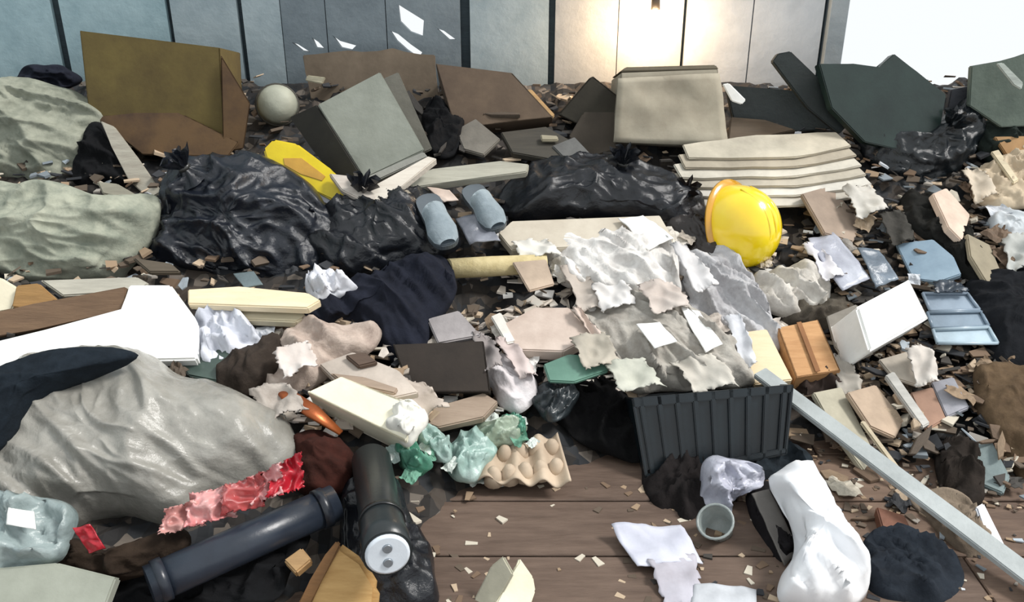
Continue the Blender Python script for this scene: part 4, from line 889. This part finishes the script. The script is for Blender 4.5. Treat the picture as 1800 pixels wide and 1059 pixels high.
# ================================================================== loose scraps (countable) and crumbs (not)
def scrap_mesh(name, kind, m, sd):
    rnd = random.Random(sd); bm = bmesh.new()
    if kind == 'paper':
        off = Vector((sd * 7.1, sd * 3.3, 0)); k = 7
        F = []; G = []
        for j in range(k + 1):
            for i in range(k + 1):
                x, y = i / k - 0.5, (j / k - 0.5) * 0.75
                if i in (0, k): x += rnd.uniform(-0.05, 0.05)
                if j in (0, k): y += rnd.uniform(-0.05, 0.05)
                z = noise.noise(Vector((x * 2.6, y * 2.6, 0)) + off) * 0.28 + abs(noise.noise(Vector((x * 6, y * 6, 4)) + off)) * 0.14
                F.append(bm.verts.new((x, y, z + 0.1))); G.append(bm.verts.new((x, y, z + 0.08)))
        w = k + 1
        for j in range(k):
            for i in range(k):
                a = j * w + i
                bm.faces.new([F[a], F[a + 1], F[a + 1 + w], F[a + w]]); bm.faces.new([G[a], G[a + w], G[a + 1 + w], G[a + 1]])
        for i in range(k):
            bm.faces.new([F[i], G[i], G[i + 1], F[i + 1]]); a = k * w + i; bm.faces.new([F[a], F[a + 1], G[a + 1], G[a]])
            a = i * w; bm.faces.new([F[a], F[a + w], G[a + w], G[a]]); a += k; bm.faces.new([F[a], G[a], G[a + w], F[a + w]])
    else:
        n = rnd.randint(5, 7)
        ar = 0.2 if kind == 'stick' else 0.7
        pts = [Vector((0.5 * math.cos(2 * math.pi * (i + rnd.uniform(-.25, .25)) / n), ar * 0.5 * math.sin(2 * math.pi * (i + rnd.uniform(-.25, .25)) / n), 0.06)) for i in range(n)]
        v = prism_bm(pts, Vector((0, 0, -0.1)), 0.01); bm.free(); bm = v
    me = bpy.data.meshes.new(name); bmesh.ops.recalc_face_normals(bm, faces=bm.faces); bm.to_mesh(me); bm.free(); me.materials.append(m)
    return me

PALE = [(214, 208, 198), (196, 186, 174), (230, 228, 224), (176, 166, 154), (206, 196, 186)]
DARK = [(60, 56, 52), (44, 46, 50), (86, 74, 62)]
BROWNS = [(150, 128, 104), (112, 92, 74), (180, 160, 136), (92, 80, 68), (196, 188, 172)]
COOL = [(170, 180, 188), (206, 210, 216), (120, 128, 134), (150, 144, 136)]
ZONES = [  # pixel box, count, palette, size range, kinds, name, label, category, group
    ((880, 430, 1360, 680), 34, PALE, (0.05, 0.11), ('paper',), 'paper_scrap', 'pale torn paper scrap among the centre papers', 'paper', 'torn scraps among the pale centre papers'),
    ((1420, 340, 1640, 520), 18, PALE[3:] + BROWNS + COOL, (0.05, 0.10), ('paper', 'chip'), 'card_scrap', 'small torn scrap right of the yellow helmet', 'scrap', 'torn scraps right of the helmet'),
    ((1640, 260, 1800, 480), 14, BROWNS + COOL, (0.05, 0.11), ('paper', 'chip'), 'card_scrap', 'small torn scrap in the beige clutter at right edge', 'scrap', 'torn scraps at the right edge'),
    ((1430, 640, 1800, 900), 40, BROWNS + DARK, (0.04, 0.10), ('chip', 'stick', 'paper'), 'wood_scrap', 'small wood or card scrap in the brown rubble lower right', 'scrap', 'scraps in the lower right rubble'),
    ((480, 580, 880, 760), 20, PALE + BROWNS[:2], (0.04, 0.09), ('paper', 'chip'), 'card_scrap', 'small pale scrap around the cream carton', 'scrap', 'scraps around the cream carton'),
    ((700, 180, 1080, 300), 16, BROWNS[1:4] + DARK, (0.05, 0.11), ('chip', 'stick'), 'wood_scrap', 'small dark wood scrap under the brown boxes', 'scrap', 'wood scraps under the brown boxes'),
    ((690, 750, 940, 850), 14, [(186, 206, 200), (110, 160, 138), (214, 222, 216)], (0.03, 0.06), ('paper',), 'plastic_scrap', 'small mint plastic scrap right of the torch', 'plastic', 'mint plastic scraps'),
    ((240, 480, 540, 700), 12, DARK + COOL, (0.04, 0.08), ('chip', 'paper'), 'card_scrap', 'small scrap around the beams by the white board', 'scrap', 'scraps around the cream beams'),
    ((1100, 850, 1700, 1050), 22, BROWNS + COOL[2:], (0.025, 0.06), ('chip', 'stick'), 'wood_scrap', 'little splinter lying on the brown floorboards', 'splinter', 'splinters on the floorboards'),
]
COLN = {(214, 208, 198): 'off-white', (196, 186, 174): 'greyish-beige', (230, 228, 224): 'white', (176, 166, 154): 'dull beige', (206, 196, 186): 'pale beige', (60, 56, 52): 'blackish', (44, 46, 50): 'charcoal',
        (86, 74, 62): 'dark brown', (150, 128, 104): 'light brown', (112, 92, 74): 'brown', (180, 160, 136): 'tan', (92, 80, 68): 'umber', (196, 188, 172): 'cream-grey', (170, 180, 188): 'blue-grey',
        (206, 210, 216): 'bluish white', (120, 128, 134): 'slate grey', (150, 144, 136): 'warm grey', (186, 206, 200): 'pale mint', (110, 160, 138): 'sea-green', (214, 222, 216): 'whitish mint'}
MARKS = [((1320, 395), 'yellow helmet'), ((1570, 560), 'white foam box'), ((1420, 612), 'small tan box'), ((1345, 625), 'cream block'), ((1160, 610), 'large grey-beige cloth'), ((1080, 470), 'whitish sack'),
         ((1280, 530), 'streaky grey cloth'), ((965, 580), 'pinkish box panel'), ((1030, 410), 'long beige board'), ((1010, 648), 'sea-green strip'), ((900, 675), 'white-pink rag'), ((640, 715), 'cream carton'),
         ((660, 880), 'black torch'), ((780, 645), 'dark brown open box'), ((800, 575), 'flat grey tile'), ((600, 610), 'pinkish-beige cloth'), ((650, 665), 'pale pinkish board'), ((560, 745), 'copper strip'),
         ((920, 810), 'egg tray'), ((810, 725), 'beige plank'), ((1250, 760), 'teal crate'), ((1290, 860), 'lavender packet'), ((1255, 945), 'clear tub'), ((1150, 960), 'lavender sheet'), ((1440, 950), 'big white sack'),
         ((1560, 860), 'long grey bar'), ((1600, 1000), 'dark blue-grey cloth'), ((1575, 925), 'brick piece'), ((1740, 820), 'grey-teal tile'), ((1685, 830), 'dark brown rag'), ((1670, 700), 'lilac-grey tile'),
         ((1790, 750), 'brown sackcloth'), ((1690, 560), 'blue-grey trays'), ((1640, 455), 'blue-grey panel'), ((1790, 320), 'tan wrapping paper'), ((1670, 375), 'pinkish-beige cardboard'), ((1470, 380), 'beige-brown cardboard'),
         ((1470, 460), 'whitish-blue plastic sheet'), ((1360, 300), 'flattened cardboard stack'), ((400, 600), 'white crumpled paper'), ((450, 525), 'upper cream beam'), ((250, 580), 'white foam board'), ((400, 400), 'blue-black bag'),
         ((650, 550), 'dark navy coat'), ((860, 170), 'brown sagging box'), ((650, 220), 'grey box'), ((1035, 190), 'dark pointed box'), ((840, 240), 'small dull grey tile'), ((830, 300), 'long grey plank'), ((945, 250), 'dark board scrap'),
         ((380, 645), 'grey-green plastic piece'), ((1040, 330), 'flat black bag'), ((1740, 930), 'white-blue shard'), ((1660, 930), 'drab beige rag'), ((1500, 750), 'beige cardboard strip'), ((700, 800), 'green crushed plastic'), ((820, 805), 'blue-mint crushed plastic')]
NOUN = {'paper': 'crumpled scrap', 'chip': 'flat chip', 'stick': 'thin splinter'}
used = set(); cache = {}
for zi, (bx, cnt, pal, sz, kinds, nm, lb, ct, gp) in enumerate(ZONES):
    for i in range(cnt):
        for trial in range(60):
            col = random.choice(pal); kd = random.choice(kinds); sd = random.randint(0, 3); key = (col, kd, sd)
            px, py = random.uniform(bx[0], bx[2]), random.uniform(bx[1], bx[3])
            (mx_, my_), mk = min(MARKS, key=lambda m: (m[0][0] - px) ** 2 + (m[0][1] - py) ** 2)
            dx, dy = px - mx_, py - my_
            rel = ('right of' if dx > 0 else 'left of') if abs(dx) > abs(dy) else ('below' if dy > 0 else 'above')
            if (dx * dx + dy * dy) ** 0.5 < 40: rel = 'touching' if False else 'close ' + ('below' if dy > 0 else 'above')
            lb = '%s %s %s the %s' % (COLN[col], NOUN[kd], rel, mk)
            if lb not in used: break
        else: continue
        used.add(lb)
        if key not in cache: cache[key] = scrap_mesh(nm, kd, mat(col, 'paper' if kd == 'paper' else 'wood'), sd)
        p = surf(px, py)
        hp = heap(p.x, p.y)
        o = bpy.data.objects.new(nm, cache[key]); COL.objects.link(o)
        s = random.uniform(*sz) * (1.6 if kd == 'stick' else 1)
        n = (FLAT if hp > 0.03 else Vector((0, 0, 1))) + Vector((random.uniform(-.35, .35), random.uniform(-.35, .35), 0)) * (1 if hp > 0.03 else 0.1)
        rot = n.normalized().to_track_quat('Z', 'Y').to_matrix() @ Matrix.Rotation(random.uniform(0, 6.28), 3, 'Z')
        o.matrix_world = Matrix.Translation(p + n.normalized() * (0.04 * s + (random.uniform(0.01, 0.05) if hp > 0.03 else 0.0))) @ rot.to_4x4() @ Matrix.Scale(s, 4)
        tag(o, lb, ct, gp)

# crumbs: joined, uncountable
bm = bmesh.new(); cl = bm.loops.layers.float_color.new('crumb')
CZ = [((0, 150, 1800, 700), 1500, DARK + DARK + BROWNS[1:4]), ((880, 400, 1380, 690), 700, PALE), ((1400, 350, 1800, 900), 900, BROWNS + DARK + DARK), ((480, 560, 900, 760), 300, PALE + BROWNS),
      ((1080, 860, 1750, 1059), 160, BROWNS + DARK), ((690, 840, 1100, 1059), 60, BROWNS)]
CZ += [('world', 2600, DARK + BROWNS + COOL)]          # the heap goes on beyond both sides of the picture
for bx, cnt, pal in CZ:
    for _ in range(cnt):
        if bx == 'world':
            x_ = random.choice((-1, 1)) * random.uniform(1.1, 3.1); y_ = random.uniform(1.3, 4.1); p = Vector((x_, y_, heap(x_, y_)))
        else: p = surf(random.uniform(bx[0], bx[2]), random.uniform(bx[1], bx[3]))
        hp = heap(p.x, p.y); s = random.uniform(0.006, 0.022) * (1 if hp > 0.02 else 0.5)
        rot = Matrix.Rotation(random.uniform(0, 6.28), 3, 'Z') @ Matrix.Rotation(random.uniform(-.7, .7) * (1 if hp > 0.02 else 0.1), 3, 'X')
        c4 = (*lin(random.choice(pal)), 1)
        l_, w_, h_ = s * random.uniform(0.8, 2), s, s * random.uniform(0.1, 0.3)
        ctr = p + Vector((0, 0, h_ if hp < 0.02 else random.uniform(-0.01, 0.02)))
        v = [bm.verts.new(ctr + rot @ Vector((sx * l_, sy * w_ * (0.6 if sx > 0 else 1), sz_ * h_))) for sz_ in (-1, 1) for sy in (-1, 1) for sx in (-1, 1)]
        for f in ((0, 1, 3, 2), (4, 6, 7, 5), (0, 4, 5, 1), (2, 3, 7, 6), (0, 2, 6, 4), (1, 5, 7, 3)):
            fc = bm.faces.new([v[i] for i in f])
            for lp in fc.loops: lp[cl] = c4
cm = bpy.data.materials.new('crumbs'); cm.use_nodes = True
at_ = cm.node_tree.nodes.new('ShaderNodeVertexColor'); at_.layer_name = 'crumb'
cm.node_tree.links.new(at_.outputs[0], cm.node_tree.nodes['Principled BSDF'].inputs['Base Color']); cm.node_tree.nodes['Principled BSDF'].inputs['Roughness'].default_value = 0.85
co = mesh_obj('litter_crumbs', bm, cm, mound)
tag(co, 'crumbs of torn paper, plaster and wood strewn over the heap', kind='stuff')

for o in bpy.data.objects:
    if '_p' in o: del o['_p']
